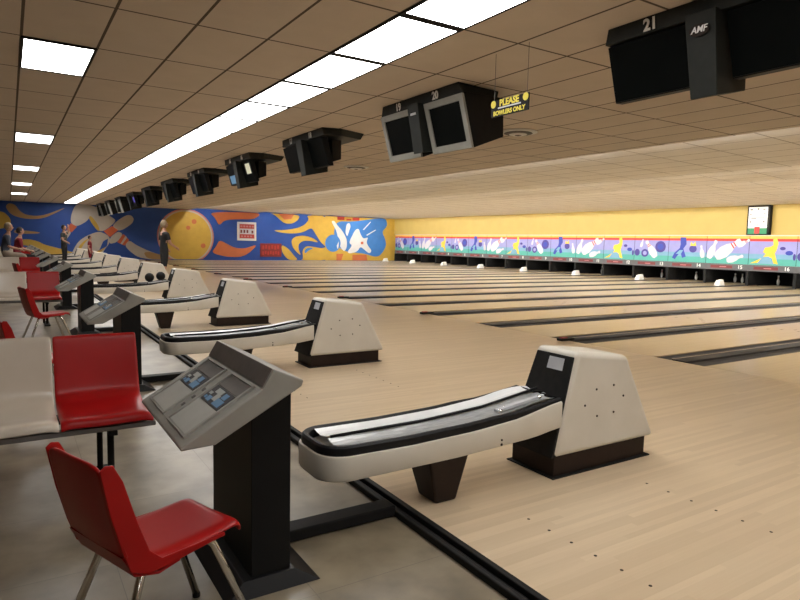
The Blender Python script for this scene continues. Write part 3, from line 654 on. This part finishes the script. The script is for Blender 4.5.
    MB().box(2.575, 3.45, 2.378, 2.765, 0, .007).build('floor_flange', MATTEBLACK, r, o)
    return r
BR = []
for k in range(-1, 10):
    lab = ('%s ball return in the row, cream hood and long tray on the approach' % ORD[k]) if k >= 0 else 'cream ball return beside the camera, out of frame'
    if not BR: BR.append(ball_return(YC + PITCH * k, lab))
    else: BR.append(copy_tree(BR[0], (2.0 + (.04 if k else 0), YC + PITCH * k, 0), lab))
    BR[-1]['group'] = 'ball returns'
BR[0]['label'] = 'cream ball return on the approach beside the camera, out of frame'
# bowling balls
ball0 = None
def ball(x, y, z, lab):
    global ball0
    if ball0 is None:
        ball0 = MB().ell((0, 0, 0), (.088, .088, .088), 24, 16).build('bowling_ball', RUBBER, smooth=True)
        hb = MB()
        for a, b_ in ((.02, .02), (-.02, .02), (0, -.03)): hb.lathe((a, b_, .0835), [(.011, 0), (.011, .0025)], 8)
        hb.build('finger_holes', MATTEBLACK, ball0); ball0.location = (x, y, z); tag(ball0, lab, 'bowling ball', 'black bowling balls'); return
    copy_tree(ball0, (x, y, z), lab)
yb = YC + 3 * PITCH
ball(2.33, yb - .055, .536, 'black bowling ball on the fourth ball return, left of the two by its hood')
ball(2.54, yb - .055, .559, 'black bowling ball on the fourth ball return, right beside its hood')

# ------------------------------------------------------------------ scoring consoles
def console(y, lab):
    r = thing('scoring_console', lab, 'scoring console', (.81, y, 0), 0, 'scoring consoles'); o = (.81, YC, 0)
    ya, yb_ = 2.105, 2.83
    A, B, C_, D_, E_, F_ = (.472, .612), (.59, .604), (.915, .780), (.922, .803), (.803, .856), (.762, .786)
    prof = [(A[0], A[1] - .012), B, C_, D_, E_, F_, A]
    MB().prismY(prof, ya, yb_).build('console_housing', GREYC, r, o, bevel=.010, seg=3)
    # riser face
    ux, uz = F_[0] - A[0], F_[1] - A[1]; L = math.hypot(ux, uz); ux /= L; uz /= L; nx, nz = -uz, ux
    def P(u, v, h=0):  # u along the slope 0..1, v along y 0..1
        return (A[0] + ux * L * u + nx * h, ya + (yb_ - ya) * v, A[1] + uz * L * u + nz * h)
    def plate(u0, u1, v0, v1, h0, h1, name, mt, par=r):
        m = MB().hexa([P(u0, v0, h0), P(u1, v0, h0), P(u1, v1, h0), P(u0, v1, h0)], [P(u0, v0, h1), P(u1, v0, h1), P(u1, v1, h1), P(u0, v1, h1)])
        return m.build(name, mt, par, o)
    rx, rz = E_[0] - F_[0], E_[1] - F_[1]; m = MB()
    q = lambda s, h, y_: (F_[0] + rx * s - rz * h / .08, y_, F_[1] + rz * s + rx * h / .08)
    m.hexa([q(.06, 0, ya + .012), q(.06, 0, yb_ - .012), q(.97, 0, yb_ - .012), q(.97, 0, ya + .012)], [q(.06, .003, ya + .012), q(.06, .003, yb_ - .012), q(.97, .003, yb_ - .012), q(.97, .003, ya + .012)])
    m.build('riser_panel', GREYD, r, o)
    for v0, v1 in ((.075, .455), (.545, .925)):
        fr = MB()
        for (a, b_, c, d_) in ((.09, .11, v0, v1), (.95, .97, v0, v1), (.11, .95, v0, v0 + .02), (.11, .95, v1 - .02, v1)):
            fr.hexa([P(a, c, 0), P(b_, c, 0), P(b_, d_, 0), P(a, d_, 0)], [P(a, c, .008), P(b_, c, .008), P(b_, d_, .008), P(a, d_, .008)])
        fr.build('keypad_frame', GREYC, r, o)
        k_ = plate(.12, .50, v0 + .03, v1 - .03, .0005, .004, 'keypad', GREYL)
        plate(.76, .94, v0 + .03, v1 - .03, .0005, .004, 'cover_strip', GREYD)
        s_ = plate(.51, .75, v0 + .04, v1 - .04, .0005, .005, 'display', KEYD)
        g = MB(); ms = [KEYB, KEYW, KEYD]
        random.seed(3)
        for (a, b_, c, d_, mi) in ((.53, .63, .08, .42, 0), (.57, .66, .40, .60, 1), (.53, .60, .62, .80, 0), (.64, .72, .15, .35, 0), (.66, .73, .45, .78, 1), (.61, .65, .80, .94, 1), (.54, .58, .84, .93, 0)):
            g.mi = mi; w = v1 - v0 - .08; c0, d0 = v0 + .04 + w * c, v0 + .04 + w * d_
            g.hexa([P(a, c0, .005), P(b_, c0, .005), P(b_, d0, .005), P(a, d0, .005)], [P(a, c0, .0065), P(b_, c0, .0065), P(b_, d0, .0065), P(a, d0, .0065)])
        g.build('display_image', ms, s_, (0, 0, 0)) if False else g.build('display_image', ms, s_, o)
    bt = MB()
    for i in range(3):
        a = .30 + i * .14; bt.hexa([P(a, .49, .0), P(a + .05, .49, .0), P(a + .05, .51, .0), P(a, .51, .0)], [P(a, .49, .004), P(a + .05, .49, .004), P(a + .05, .51, .004), P(a, .51, .004)])
    bt.build('small_buttons', GREYD, r, o)
    MB().hexa([(.735, 2.15, .03), (.890, 2.15, .03), (.890, 2.66, .03), (.735, 2.66, .03)], [(.735, 2.15, .687), (.890, 2.15, .770), (.890, 2.66, .770), (.735, 2.66, .687)]).build('pedestal', POSTM, r, o, bevel=.003)
    MB().hexa([(.625, 2.10, 0), (1.0, 2.10, 0), (1.0, 2.72, 0), (.625, 2.72, 0)], [(.70, 2.135, .055), (.905, 2.135, .055), (.905, 2.68, .055), (.70, 2.68, .055)]).build('base_plate', POSTM, r, o, bevel=.003)
    MB().box(.89, 1.545, 2.42, 2.52, .006, .058).build('cable_duct', TRIMM, r, o, bevel=.006)
    return r
CN = []
for k in range(-1, 10):
    lab = ('%s grey scoring console in the row on a black pedestal' % ORD[k]) if k >= 0 else ''
    if not CN: CN.append(console(YC + PITCH * k, 'grey scoring console beside the camera, out of frame'))
    else: CN.append(copy_tree(CN[0], (.81 + (.05 if k else 0), YC + PITCH * k, 0), lab))
    if k > 0:
        for ch_ in CN[-1].children:
            if ch_.name.startswith('cable_duct'): ch_.location.x -= .05

# ------------------------------------------------------------------ chairs
def grid_shell(fn, nu, nv, th, mt, name, parent, org=(0, 0, 0), bev=0):
    m = MB()
    for i in range(nu + 1):
        for j_ in range(nv + 1): m.v.append(fn(i / nu, j_ / nv))
    for i in range(nu):
        for j_ in range(nv):
            a = i * (nv + 1) + j_; m.f.append((a, a + nv + 1, a + nv + 2, a + 1)); m.m.append(0)
    o = m.build(name, mt, parent, org, smooth=True)
    s_ = o.modifiers.new('solid', 'SOLIDIFY'); s_.thickness = th; s_.offset = 0
    b_ = o.modifiers.new('sub', 'SUBSURF'); b_.levels = 1; b_.render_levels = 2
    return o
def catm(pts, t):
    n = len(pts) - 1; f = min(n - 1e-6, max(0, t * n)); i = int(f); f -= i
    a, b_ = pts[i], pts[i + 1]; p0 = pts[max(0, i - 1)]; p3 = pts[min(n, i + 2)]
    return tuple(.5 * ((2 * b1) + (-a0 + c) * f + (2 * a0 - 5 * b1 + 4 * c - d0) * f * f + (-a0 + 3 * b1 - 3 * c + d0) * f ** 3) for a0, b1, c, d0 in zip(p0, a, b_, p3))
def scorer_chair(loc, rz, lab):
    r = thing('scorer_chair', lab, 'chair', loc, rz, 'red scorer chairs')
    w = .157
    sp = [(-.16, .425), (-.12, .402), (-.06, .393), (.03, .394), (.12, .398), (.185, .402), (.205, .394), (.212, .372)]
    def seat(u, v):
        x_, z_ = catm(sp, u); e = abs(2 * v - 1); ww = w * (1 - .06 * u) * (1 if u < .9 else 1 - (u - .9) * .6)
        return (x_, (2 * v - 1) * ww, z_ - (.014 if e > .97 else 0) + .005 * e * e)
    grid_shell(seat, 14, 12, .012, RED, 'seat', r)
    bp = [(-.192, .435), (-.203, .47), (-.215, .51), (-.227, .56), (-.242, .63), (-.252, .68), (-.258, .716)]
    def back(u, v):
        x_, z_ = catm(bp, u); e = 2 * v - 1; ww = w * (1.02 - .05 * u) * (1 if u < .93 else 1 - (u - .93) * 1.2)
        return (x_ + .006 * e * e, e * ww, z_ - .014 * abs(e) ** 6 * u)
    grid_shell(back, 12, 12, .012, RED, 'backrest', r)
    # moulded return flange joining seat and back on each side
    for s_ in (-1, 1):
        m = MB(); pr = [(-.260, .704), (-.244, .716), (-.222, .712), (-.195, .66), (-.155, .53), (-.12, .435), (-.08, .396), (.09, .392), (.14, .391), (.14, .380), (.09, .378), (-.06, .366), (-.13, .366), (-.178, .392), (-.205, .47), (-.235, .58)]
        m.prismY(pr, s_ * w - .008 * (1 if s_ > 0 else 0) - (.0 if s_ > 0 else .0), s_ * w + (.0 if s_ > 0 else .008))
        m.build('side_flange', RED, r, bevel=.003)
    lb = MB().prismY([(-.20, .44), (-.165, .372), (-.09, .350), (-.02, .362), (-.02, .368), (-.09, .358), (-.158, .379), (-.19, .44)], -w + .006, w - .006)
    lb.build('lower_shell', RED, r)
    for sx, sy in ((1, 1), (1, -1), (-1, 1), (-1, -1)):
        top = (.09 * sx, .095 * sy, .368); k1 = (.125 * sx, .115 * sy, .345)
        MB().tube([(.0, .095 * sy, .372), top, (.11 * sx, .105 * sy, .362), k1, (.255 * sx, .165 * sy, .012)], .0125, 10).build('leg', CHROME, r, smooth=True)
        MB().lathe((.255 * sx, .165 * sy, 0), [(.014, 0), (.014, .012), (.011, .02)], 10).build('rubber_foot', RUBBER, r)
    return r
ch = scorer_chair((.371, 1.978, 0), math.radians(21), 'red plastic chair with chrome legs in front of the nearest scoring console')
copy_tree(ch, (.15, 5.30, 0), 'red plastic chair at the left edge, mostly hidden behind the nearest bench').rotation_euler = (0, 0, math.radians(15))
copy_tree(ch, (.36, 8.35, 0), 'red plastic chair at the third scoring console').rotation_euler = (0, 0, math.radians(14))
copy_tree(ch, (.34, 15.4, 0), 'red plastic chair at the fifth scoring console').rotation_euler = (0, 0, math.radians(14))

def bench(y, lab):
    """row of joined moulded seats on a black beam, facing -Y"""
    r = thing('bench_seating', lab, 'bench seating', (0, y, 0), 0, 'rows of joined seats'); 
    wd = .425
    prof = [(-.245, .385), (-.235, .412), (-.20, .425), (-.10, .418), (.02, .418), (.12, .432), (.172, .465), (.20, .52), (.235, .62), (.27, .72), (.285, .758), (.298, .768)]
    for i in range(5):
        xr = .61 - i * (wd + .004)
        def fn(u, v, xr=xr):
            y_, z_ = catm(prof, u); e = 2 * v - 1
            return (xr - wd / 2 + e * wd / 2 * (1 if u < .94 else 1 - (u - .94) * .5), y_ - .010 * e * e * max(0, min(1, (u - .45) * 4)), z_ + (.008 * e * e - .016 * e ** 10) * (1 if u < .35 else max(0, 1 - (u - .35) * 4)))
        s_ = grid_shell(fn, 26, 12, .010, (RED, CREAMSEAT, CREAMSEAT, RED, CREAMSEAT)[i], 'moulded_seat', r)
        s_['label'] = ('red', 'cream', 'cream', 'red', 'cream')[i] + ' moulded seat'
    MB().box(-1.55, .62, -.235, -.185, .352, .377).build('front_rail', GREYD, r, bevel=.004)
    MB().box(-1.55, .60, .02, .08, .345, .385).build('beam', MATTEBLACK, r, bevel=.004)
    for x_ in (.42, -1.35):
        p = MB(); p.tube([(x_, -.10, .02), (x_, -.10, .36)], .017, 10); p.build('post', MATTEBLACK, r, smooth=True)
        p = MB(); p.tube([(x_ - .035, .05, .02), (x_ - .035, .05, .36)], .015, 10); p.build('post', MATTEBLACK, r, smooth=True)
        MB().box(x_ - .035, x_ + .035, -.24, .24, 0, .025).build('foot', MATTEBLACK, r, bevel=.006)
        MB().box(x_ - .02, x_ + .02, -.22, .12, .32, .345).build('bracket', MATTEBLACK, r, bevel=.003)
    return r
b0 = bench(3.54, 'nearest row of joined moulded seats, a red seat at its right end beside cream ones')
for n, yy in enumerate((3.54 + 6.9, 3.54 + 13.8, 3.54 + 20.7, 3.54 + 27.6)):
    copy_tree(b0, (.03, yy, 0), '%s row of joined red and cream moulded seats back from the camera' % ORD[n + 1])

# ------------------------------------------------------------------ overhead screen units
def screen_unit(yc, kind, labels, lab, lit=(None, None), deep=True):
    r = thing('hanging_screen_unit', lab, 'screen unit', (4.3, yc, CEIL), 0, 'overhead scoring screens'); o = (4.3, 0, CEIL)
    # header
    if kind == 'crt':
        MB().hexa([(4.20, -.86, 2.955), (4.75, -.78, 2.985), (4.75, .78, 2.985), (4.20, .88, 2.955)], [(4.17, -.80, CEIL - .002), (4.80, -.74, CEIL - .002), (4.80, .74, CEIL - .002), (4.17, .80, CEIL - .002)]).build('header', FIN, r, o, bevel=.004)
    else:
        MB().hexa([(4.17, -.84, 2.965), (4.45, -.88, 2.975), (4.90, -.70, 2.985), (4.90, .70, 2.985), (4.45, .88, 2.975), (4.17, .86, 2.965)], [(4.15, -.82, CEIL - .002), (4.45, -.90, CEIL - .002), (4.95, -.72, CEIL - .002), (4.95, .72, CEIL - .002), (4.45, .90, CEIL - .002), (4.15, .82, CEIL - .002)]).build('header', FIN, r, o, bevel=.004)
    def fpt(y_, s, h=0):  # sloping front plane: s 0 bottom .. 1 top
        return (4.37 - .165 * s - h, y_, (2.39 + .565 * s) if kind == 'crt' else (2.42 + .535 * s))
    xb = 4.80 if deep else 4.62
    for side, (ya, yb_), lt in (('right', (-.86 if deep else -.70, -.13), lit[1]), ('left', (.13, .86 if deep else .92), lit[0])):
        zb_ = .0
        if kind == 'crt':
            m = MB().hexa([fpt(ya, 0), (4.82, ya + .03, 2.56), (4.82, yb_ - .03, 2.56), fpt(yb_, 0)], [fpt(ya, 1.03), (4.80, ya + .03, 2.99), (4.80, yb_ - .03, 2.99), fpt(yb_, 1.03)])
            hs = m.build('screen_housing', GREYUNIT, r, o, bevel=.008)
            fr = MB(); w = .07; n_ = lambda a, b_, c, d_: fr.hexa([fpt(a, c, 0), fpt(b_, c, 0), fpt(b_, d_, 0), fpt(a, d_, 0)], [fpt(a, c, .03), fpt(b_, c, .03), fpt(b_, d_, .03), fpt(a, d_, .03)])
            n_(ya, yb_, 0, .13); n_(ya, yb_, .88, 1); n_(ya, ya + w, .13, .88); n_(yb_ - w, yb_, .13, .88)
            fr.build('bezel', BEZEL, hs, o)
            gl = MB().hexa([fpt(ya + w, .13, .001), fpt(yb_ - w, .13, .001), fpt(yb_ - w, .88, .001), fpt(ya + w, .88, .001)], [fpt(ya + w, .13, .012), fpt(yb_ - w, .13, .012), fpt(yb_ - w, .88, .012), fpt(ya + w, .88, .012)])
            gl.build('screen', lt or SCREEN, hs, o)
        else:
            m = MB().hexa([fpt(ya, .20), (4.42, ya, 2.53), (4.42, yb_, 2.53), fpt(yb_, .20)], [fpt(ya, 1.0), (4.30, ya, 2.97), (4.30, yb_, 2.97), fpt(yb_, 1.0)])
            hs = m.build('flat_screen', GREYUNIT, r, o, bevel=.005)
            fr = MB(); n_ = lambda a, b_, c, d_, mi=0: fr.hexa([fpt(a, c, 0), fpt(b_, c, 0), fpt(b_, d_, 0), fpt(a, d_, 0)], [fpt(a, c, .006), fpt(b_, c, .006), fpt(b_, d_, .006), fpt(a, d_, .006)])
            n_(ya + .008, yb_ - .008, .215, .99); fr.build('screen', SCREEN, hs, o)
            if lt:
                fr = MB(); n_ = lambda a, b_, c, d_: fr.hexa([fpt(a, c, .0062), fpt(b_, c, .0062), fpt(b_, d_, .0062), fpt(a, d_, .0062)], [fpt(a, c, .008), fpt(b_, c, .008), fpt(b_, d_, .008), fpt(a, d_, .008)])
                if side == 'left': n_(ya + .10, yb_ - .10, .26, .58)
                else: n_(ya + .08, yb_ - .22, .50, .88)
                fr.build('lit_picture', lt, hs, o)
            if True:
                MB().hexa([(4.45, ya + .12, 2.60), (xb, ya + .14, 2.66), (xb, yb_ - .14, 2.66), (4.45, yb_ - .12, 2.60)], [(4.44, ya + .12, 2.96), (xb, ya + .14, 2.96), (xb, yb_ - .14, 2.96), (4.44, yb_ - .12, 2.96)]).build('mount_box', GREYUNIT, hs, o, bevel=.006)
    # fin between the screens
    MB().hexa([(4.21, -.10, 2.405), (4.62, -.07, 2.50), (4.62, .07, 2.50), (4.21, .10, 2.405)], [(4.10, -.115, 2.975), (4.60, -.07, 2.985), (4.60, .07, 2.985), (4.10, .115, 2.975)]).build('centre_fin', FIN, r, o, bevel=.006)
    if kind == 'crt':
        MB().box(4.117, 4.135, -.055, .055, 2.845, 2.87).build('fin_label', SILVER, r, o)
    if labels:
        for s_, t_ in ((.43, labels[0]), (-.36, labels[1])):
            text_obj(t_, .12, WHITE, Matrix.Translation((-4.3, 0, -CEIL)) @ facing_minus_x(4.178 if kind == 'crt' else 4.150, s_, 3.014, math.radians(-8)), r, 'number', .002, .004)
    return r
u0 = screen_unit(2.65, 'flat', ('21', '22'), 'large black overhead screen unit at the top right, numbered 21')
# badge on the near unit's fin
bd = MB()
bd.lathe((0, 0, 0), [(.055, 0), (.055, .004)], 24)
for i, v in enumerate(bd.v): bd.v[i] = (v[2], v[0] * 1.35, v[1] * .75)
b_ = bd.build('badge_plate', BROWNBLK, u0); b_.location = (4.108 - 4.3, 0, 2.85 - CEIL); b_.rotation_euler = (0, math.radians(-191), 0)
text_obj('AMF', .060, WHITE, Matrix.Translation((-4.3, 0, -CEIL)) @ facing_minus_x(4.100, 0, 2.85, math.radians(-11)), u0, 'badge_lettering', .0015, .001, shear=.3)
u1 = screen_unit(6.27, 'crt', ('19', '20'), 'black overhead unit with two grey framed screens, numbered 19 and 20')
bases = {}
for k in range(2, 11):
    kind = 'crt' if k >= 8 else 'flat'
    lit = {3: (LITBLUE, LITCREAM), 7: (LITVIOLET, LITVIOLET), 8: (LITCREAM, LITGREY), 9: (LITGREY, LITGREY), 10: (LITGREY, None)}.get(k, (None, None))
    descr = {3: 'with a blue and a cream lit screen', 7: 'with violet lit screens', 8: 'with grey framed lit screens', 9: 'with grey framed glowing screens', 10: 'with grey framed screens, farthest of all'}.get(k, 'with dark screens')
    lab = '%s overhead unit from the camera, black, %s' % (ORD[k], descr)
    screen_unit(YC + .22 + PITCH * k, kind, (str(21 - 2 * k), str(22 - 2 * k)) if k < 5 else None, lab, lit, False)

# hanging sign
r = thing('hanging_sign', 'black and yellow PLEASE sign hanging on two wires by the grey screen unit', 'sign', (3.86, 4.29, CEIL)); o = (3.86, 4.29, CEIL)
def S(x_, y_, z_): return (x_, y_, z_)
MB().box(3.855, 3.867, 4.045, 4.535, 2.508, 2.655).build('sign_board', MATTEBLACK, r, o)
for y_ in (4.07, 4.50): MB().tube([(3.86, y_, 2.65), (3.86, y_, CEIL)], .0025, 6).build('hanging_wire', GREYD, r, o)
for y_ in (4.505, 4.080): MB().lathe((3.8545, y_, 2.625), [(.034, 0), (.034, -.003)], 20, 'x').build('yellow_disc', SIGNY, r, o)
def tx(s, size, z_, mt, sh=0, b_=.001): text_obj(s, size, mt, Matrix.Translation((-3.86, -4.29, -CEIL)) @ facing_minus_x(3.852, 4.292, z_), r, 'lettering', .001, b_, shear=sh)
tx('PLEASE', .082, 2.622, SIGNY, b_=.003); tx('BOWLERS ONLY', .056, 2.536, SIGNY, b_=.002)
MB().box(3.852, 3.8545, 4.14, 4.44, 2.576, 2.588).build('silver_line', SILVER, r, o)

# ------------------------------------------------------------------ people
SKIN = flat('skin', (.50, .27, .18)); HAIR = flat('dark_hair', (.025, .016, .012)); FAIR = flat('fair_hair', (.35, .27, .18))
EYEM = flat('eye', (.02, .02, .02), .2); LIP = flat('lips', (.36, .12, .10))
def person(loc, rz, J, cloth, lab, hair=HAIR, s=1.0, group=None):
    """J: joint positions in metres; cloth maps region -> material"""
    r = thing('person', lab, 'person', loc, rz); 
    chain = [('pelvis', None, .115), ('belly', 'pelvis', .118), ('chest', 'belly', .135), ('neck', 'chest', .052), ('headbase', 'neck', .05),
             ('shL', 'chest', .060), ('elL', 'shL', .042), ('wrL', 'elL', .030), ('shR', 'chest', .060), ('elR', 'shR', .042), ('wrR', 'elR', .030),
             ('hipL', 'pelvis', .092), ('knL', 'hipL', .058), ('anL', 'knL', .040), ('toL', 'anL', .032), ('hipR', 'pelvis', .092), ('knR', 'hipR', .058), ('anR', 'knR', .040), ('toR', 'anR', .032)]
    idx = {n: i for i, (n, _, _) in enumerate(chain)}
    me = bpy.data.meshes.new('body'); me.from_pydata([tuple(c * s for c in J[n]) for n, _, _ in chain], [(idx[p], idx[n]) for n, p, _ in chain if p], [])
    ob = bpy.data.objects.new('body', me); COL.objects.link(ob)
    sk = ob.modifiers.new('skin', 'SKIN'); sk.use_smooth_shade = True
    for i, (n, p, rad) in enumerate(chain):
        me.skin_vertices[0].data[i].radius = (rad * s, rad * s * (.8 if n in ('pelvis', 'belly', 'chest') else 1)); me.skin_vertices[0].data[i].use_root = (n == 'pelvis')
    ss = ob.modifiers.new('sub', 'SUBSURF'); ss.levels = ss.render_levels = 2
    dg = bpy.context.evaluated_depsgraph_get(); m2 = bpy.data.meshes.new_from_object(ob.evaluated_get(dg)); bpy.data.objects.remove(ob)
    m2.materials.clear(); ms = [SKIN, cloth['top'], cloth['legs'], cloth['shoes']]
    for q in ms: m2.materials.append(q)
    segs = {n: (Vector(J[p]) * s, Vector(J[n]) * s) for n, p, _ in chain if p}
    def near(pt):
        best = None
        for n, (a, b_) in segs.items():
            d_ = b_ - a; t = max(0, min(1, (pt - a).dot(d_) / max(1e-9, d_.dot(d_)))); q = (a + d_ * t - pt).length
            if best is None or q < best[0]: best = (q, n, t)
        return best[1], best[2]
    for f in m2.polygons:
        n, t = near(f.center); f.use_smooth = True; mi = 0
        if n in ('belly', 'chest', 'shL', 'shR'): mi = 1
        elif n in ('elL', 'elR'): mi = 1 if t < cloth.get('sleeve', .6) else 0
        elif n in ('wrL', 'wrR'): mi = 1 if cloth.get('sleeve', .6) > 1 else 0
        elif n in ('hipL', 'hipR', 'knL', 'knR'): mi = 2
        elif n in ('anL', 'anR'): mi = (2 if cloth.get('long', True) else 0) if t < .9 else 3
        elif n in ('toL', 'toR'): mi = 3
        f.material_index = mi
    bo = bpy.data.objects.new('body', m2); COL.objects.link(bo); bo.parent = r
    # head with face
    H = Vector(J['headbase']) * s + Vector((0, 0, .085 * s)); yaw = J.get('headyaw', 0)
    hm = MB(); hm.mi = 0
    hm.ell((0, 0, 0), (.090 * s, .074 * s, .115 * s), 20, 14)
    for i, v in enumerate(hm.v):
        x_, y_, z_ = v; k_ = 1 - .25 * max(0, -z_ / (.115 * s)); hm.v[i] = (x_ * (k_ if x_ < 0 else 1 - .1 * max(0, -z_ / (.115 * s))), y_ * k_, z_)
    hm.ell((.088 * s, 0, -.010 * s), (.018 * s, .011 * s, .020 * s), 8, 6)                      # nose
    for q in (-1, 1): hm.ell((0, q * .074 * s, -.005 * s), (.018 * s, .008 * s, .028 * s), 8, 6)   # ears
    hm.mi = 1
    for q in (-1, 1): hm.ell((.080 * s, q * .030 * s, .012 * s), (.008 * s, .012 * s, .007 * s), 8, 6)
    hm.mi = 2; hm.ell((.078 * s, 0, -.052 * s), (.010 * s, .022 * s, .006 * s), 8, 6)
    ho = hm.build('head', [SKIN, EYEM, LIP], r, smooth=True); ho.location = H; ho.rotation_euler = (0, 0, yaw)
    ha = MB().ell((-.014 * s, 0, .022 * s), (.092 * s, .082 * s, .110 * s), 18, 12)
    ha.v = [(x_ if not (x_ > .035 * s and z_ < .06 * s) else .035 * s, y_, max(z_, -.05 * s)) for x_, y_, z_ in ha.v]
    hr = ha.build('hair', hair, ho, smooth=True)
    # hands with five fingers
    for side in ('L', 'R'):
        W_ = Vector(J['wr' + side]) * s; E__ = Vector(J['el' + side]) * s; d_ = (W_ - E__).normalized()
        sdv = d_.cross(Vector((1, 0, .2))).normalized()
        up = sdv.cross(d_).normalized()
        hb = MB(); c = W_ + d_ * .045 * s
        hb.tube([tuple(W_ - d_ * .01), tuple(W_ + d_ * .03 * s), tuple(W_ + d_ * .085 * s)], [.026 * s, .034 * s, .032 * s], 10)
        for i, (off, ln) in enumerate(((-.026, .062), (-.009, .072), (.009, .068), (.026, .052))):
            a = W_ + d_ * .075 * s + sdv * off * s; b1 = a + d_ * ln * .5 * s - up * .006 * s; b2 = a + d_ * ln * .9 * s - up * .024 * s
            hb.tube([tuple(a), tuple(b1), tuple(b2)], [.0095 * s, .009 * s, .0075 * s], 8)
        a = W_ + d_ * .025 * s - sdv * .026 * s; hb.tube([tuple(a), tuple(a + (d_ * .5 - sdv * .6) * .05 * s), tuple(a + (d_ * .9 - sdv * .45) * .075 * s)], [.012 * s, .0105 * s, .008 * s], 8)
        hb.build('hand', SKIN, r, smooth=True)
    return r
def stand(**kw):
    J = dict(pelvis=(0, 0, .94), belly=(0, 0, 1.10), chest=(.01, 0, 1.32), neck=(.0, 0, 1.47), headbase=(.01, 0, 1.55),
        shL=(0, .19, 1.39), elL=(-.03, .24, 1.12), wrL=(.06, .25, .88), shR=(0, -.19, 1.39), elR=(-.03, -.24, 1.12), wrR=(.06, -.25, .88),
        hipL=(0, .09, .88), knL=(.02, .10, .50), anL=(-.02, .10, .09), toL=(.13, .11, .035), hipR=(0, -.09, .88), knR=(.02, -.10, .50), anR=(-.02, -.10, .09), toR=(.13, -.11, .035))
    J.update(kw); return J
DK = flat('black_cloth', (.012, .012, .014), .8); DGREY = flat('charcoal_cloth', (.05, .055, .05), .8); NAVYC = flat('slate_blue_cloth', (.06, .075, .11), .8)
KHAKI = flat('khaki_cloth', (.42, .35, .28), .8); REDC = flat('crimson_cloth', (.22, .008, .02), .8); SHOE = flat('shoe_leather', (.10, .05, .04), .5)
person((3.72, 18.3, 0), 0.25, stand(belly=(-.02, .0, 1.10), chest=(.0, 0, 1.33), elR=(.06, -.22, 1.13), wrR=(.26, -.16, 1.02), elL=(.0, .24, 1.12), wrL=(.18, .22, .98), knR=(-.04, -.10, .50), anR=(-.16, -.08, .10), toR=(-.02, -.08, .035)),
    dict(top=DK, legs=DK, shoes=SHOE, long=False), 'person in dark clothes standing on the approach before the big yellow painted ball', FAIR, 1.03)
person((1.98, 29.5, 0), -.5, stand(elL=(.08, .26, 1.45), wrL=(.10, .20, 1.66), shL=(0, .19, 1.41), elR=(.05, -.24, 1.14), wrR=(.2, -.2, 1.05)),
    dict(top=DGREY, legs=DK, shoes=SHOE), 'person in charcoal and black standing far back with one arm raised', HAIR, 1.0)
person((2.96, 29.6, 0), -.3, stand(), dict(top=REDC, legs=REDC, shoes=SHOE), 'small child in crimson standing far back between the ball returns', HAIR, .76)
sit = dict(pelvis=(0, 0, .52), belly=(.0, 0, .68), chest=(.06, 0, .90), neck=(.08, 0, 1.05), headbase=(.10, 0, 1.13), shL=(.05, .19, .97), elL=(.08, .25, .72), wrL=(.30, .2, .66), shR=(.05, -.19, .97), elR=(.08, -.25, .72), wrR=(.30, -.2, .66),
    hipL=(.02, .09, .50), knL=(.44, .12, .50), anL=(.44, .12, .09), toL=(.58, .12, .035), hipR=(.02, -.09, .50), knR=(.44, -.12, .50), anR=(.44, -.12, .09), toR=(.58, -.12, .035))
def lift(J, dz, low=('anL', 'anR', 'toL', 'toR')): return {k: ((v[0], v[1], v[2] + (0 if k in low else dz)) if isinstance(v, tuple) else v) for k, v in J.items()}
stool = None
def perch(x_, y_, h, lab):
    r = thing('stool', lab, 'stool', (x_, y_, 0), 0)
    MB().lathe((0, 0, h - .05), [(.15, 0), (.165, .012), (.165, .04), (.15, .05)], 24).build('seat', RED, r, auto=True)
    for a in range(4):
        t = PI / 4 + a * PI / 2; MB().tube([(.10 * math.cos(t), .10 * math.sin(t), h - .05), (.19 * math.cos(t), .19 * math.sin(t), .0)], .011, 8).build('leg', CHROME, r, smooth=True)
perch(-.06, 18.95, .66, 'red topped stool under the seated person in slate blue at the left edge')
person((-.08, 18.95, 0), .05, lift(sit, .28), dict(top=NAVYC, legs=KHAKI, shoes=SHOE, sleeve=.9), 'seated person in slate blue top and khaki trousers at the left edge', FAIR, 1.0)
perch(.22, 20.6, .60, 'red topped stool under the seated person in crimson')
person((.20, 20.6, 0), .2, lift(sit, .22), dict(top=REDC, legs=DK, shoes=SHOE, sleeve=.9), 'person in a crimson top seated behind the one in slate blue', HAIR, .98)

# ------------------------------------------------------------------ world, camera
w = bpy.data.worlds.new('world'); sc.world = w; w.use_nodes = True
w.node_tree.nodes['Background'].inputs[0].default_value = (.9, .85, .8, 1); w.node_tree.nodes['Background'].inputs[1].default_value = .02
yaw, pitch, roll, fpx, hc = [1.0034, -0.09243, 0.02306, 614.6792, 1.32375]
f_ = Vector((math.cos(pitch) * math.cos(yaw), math.cos(pitch) * math.sin(yaw), math.sin(pitch)))
r_ = Vector((math.sin(yaw), -math.cos(yaw), 0)); u_ = r_.cross(f_)
r2 = math.cos(roll) * r_ + math.sin(roll) * u_; u2 = -math.sin(roll) * r_ + math.cos(roll) * u_
cam = bpy.data.cameras.new('camera'); co = bpy.data.objects.new('camera', cam); COL.objects.link(co)
co.matrix_world = Matrix(((r2.x, u2.x, -f_.x, 0), (r2.y, u2.y, -f_.y, 0), (r2.z, u2.z, -f_.z, hc), (0, 0, 0, 1)))
cam.sensor_width = 36; cam.lens = fpx / 800 * 36; cam.clip_start = .05; cam.clip_end = 200
sc.camera = co
vs = sc.view_settings; vs.view_transform = 'Standard'; vs.look = 'None'; vs.gamma = 1; vs.exposure = -0.22; vs.use_curve_mapping = False
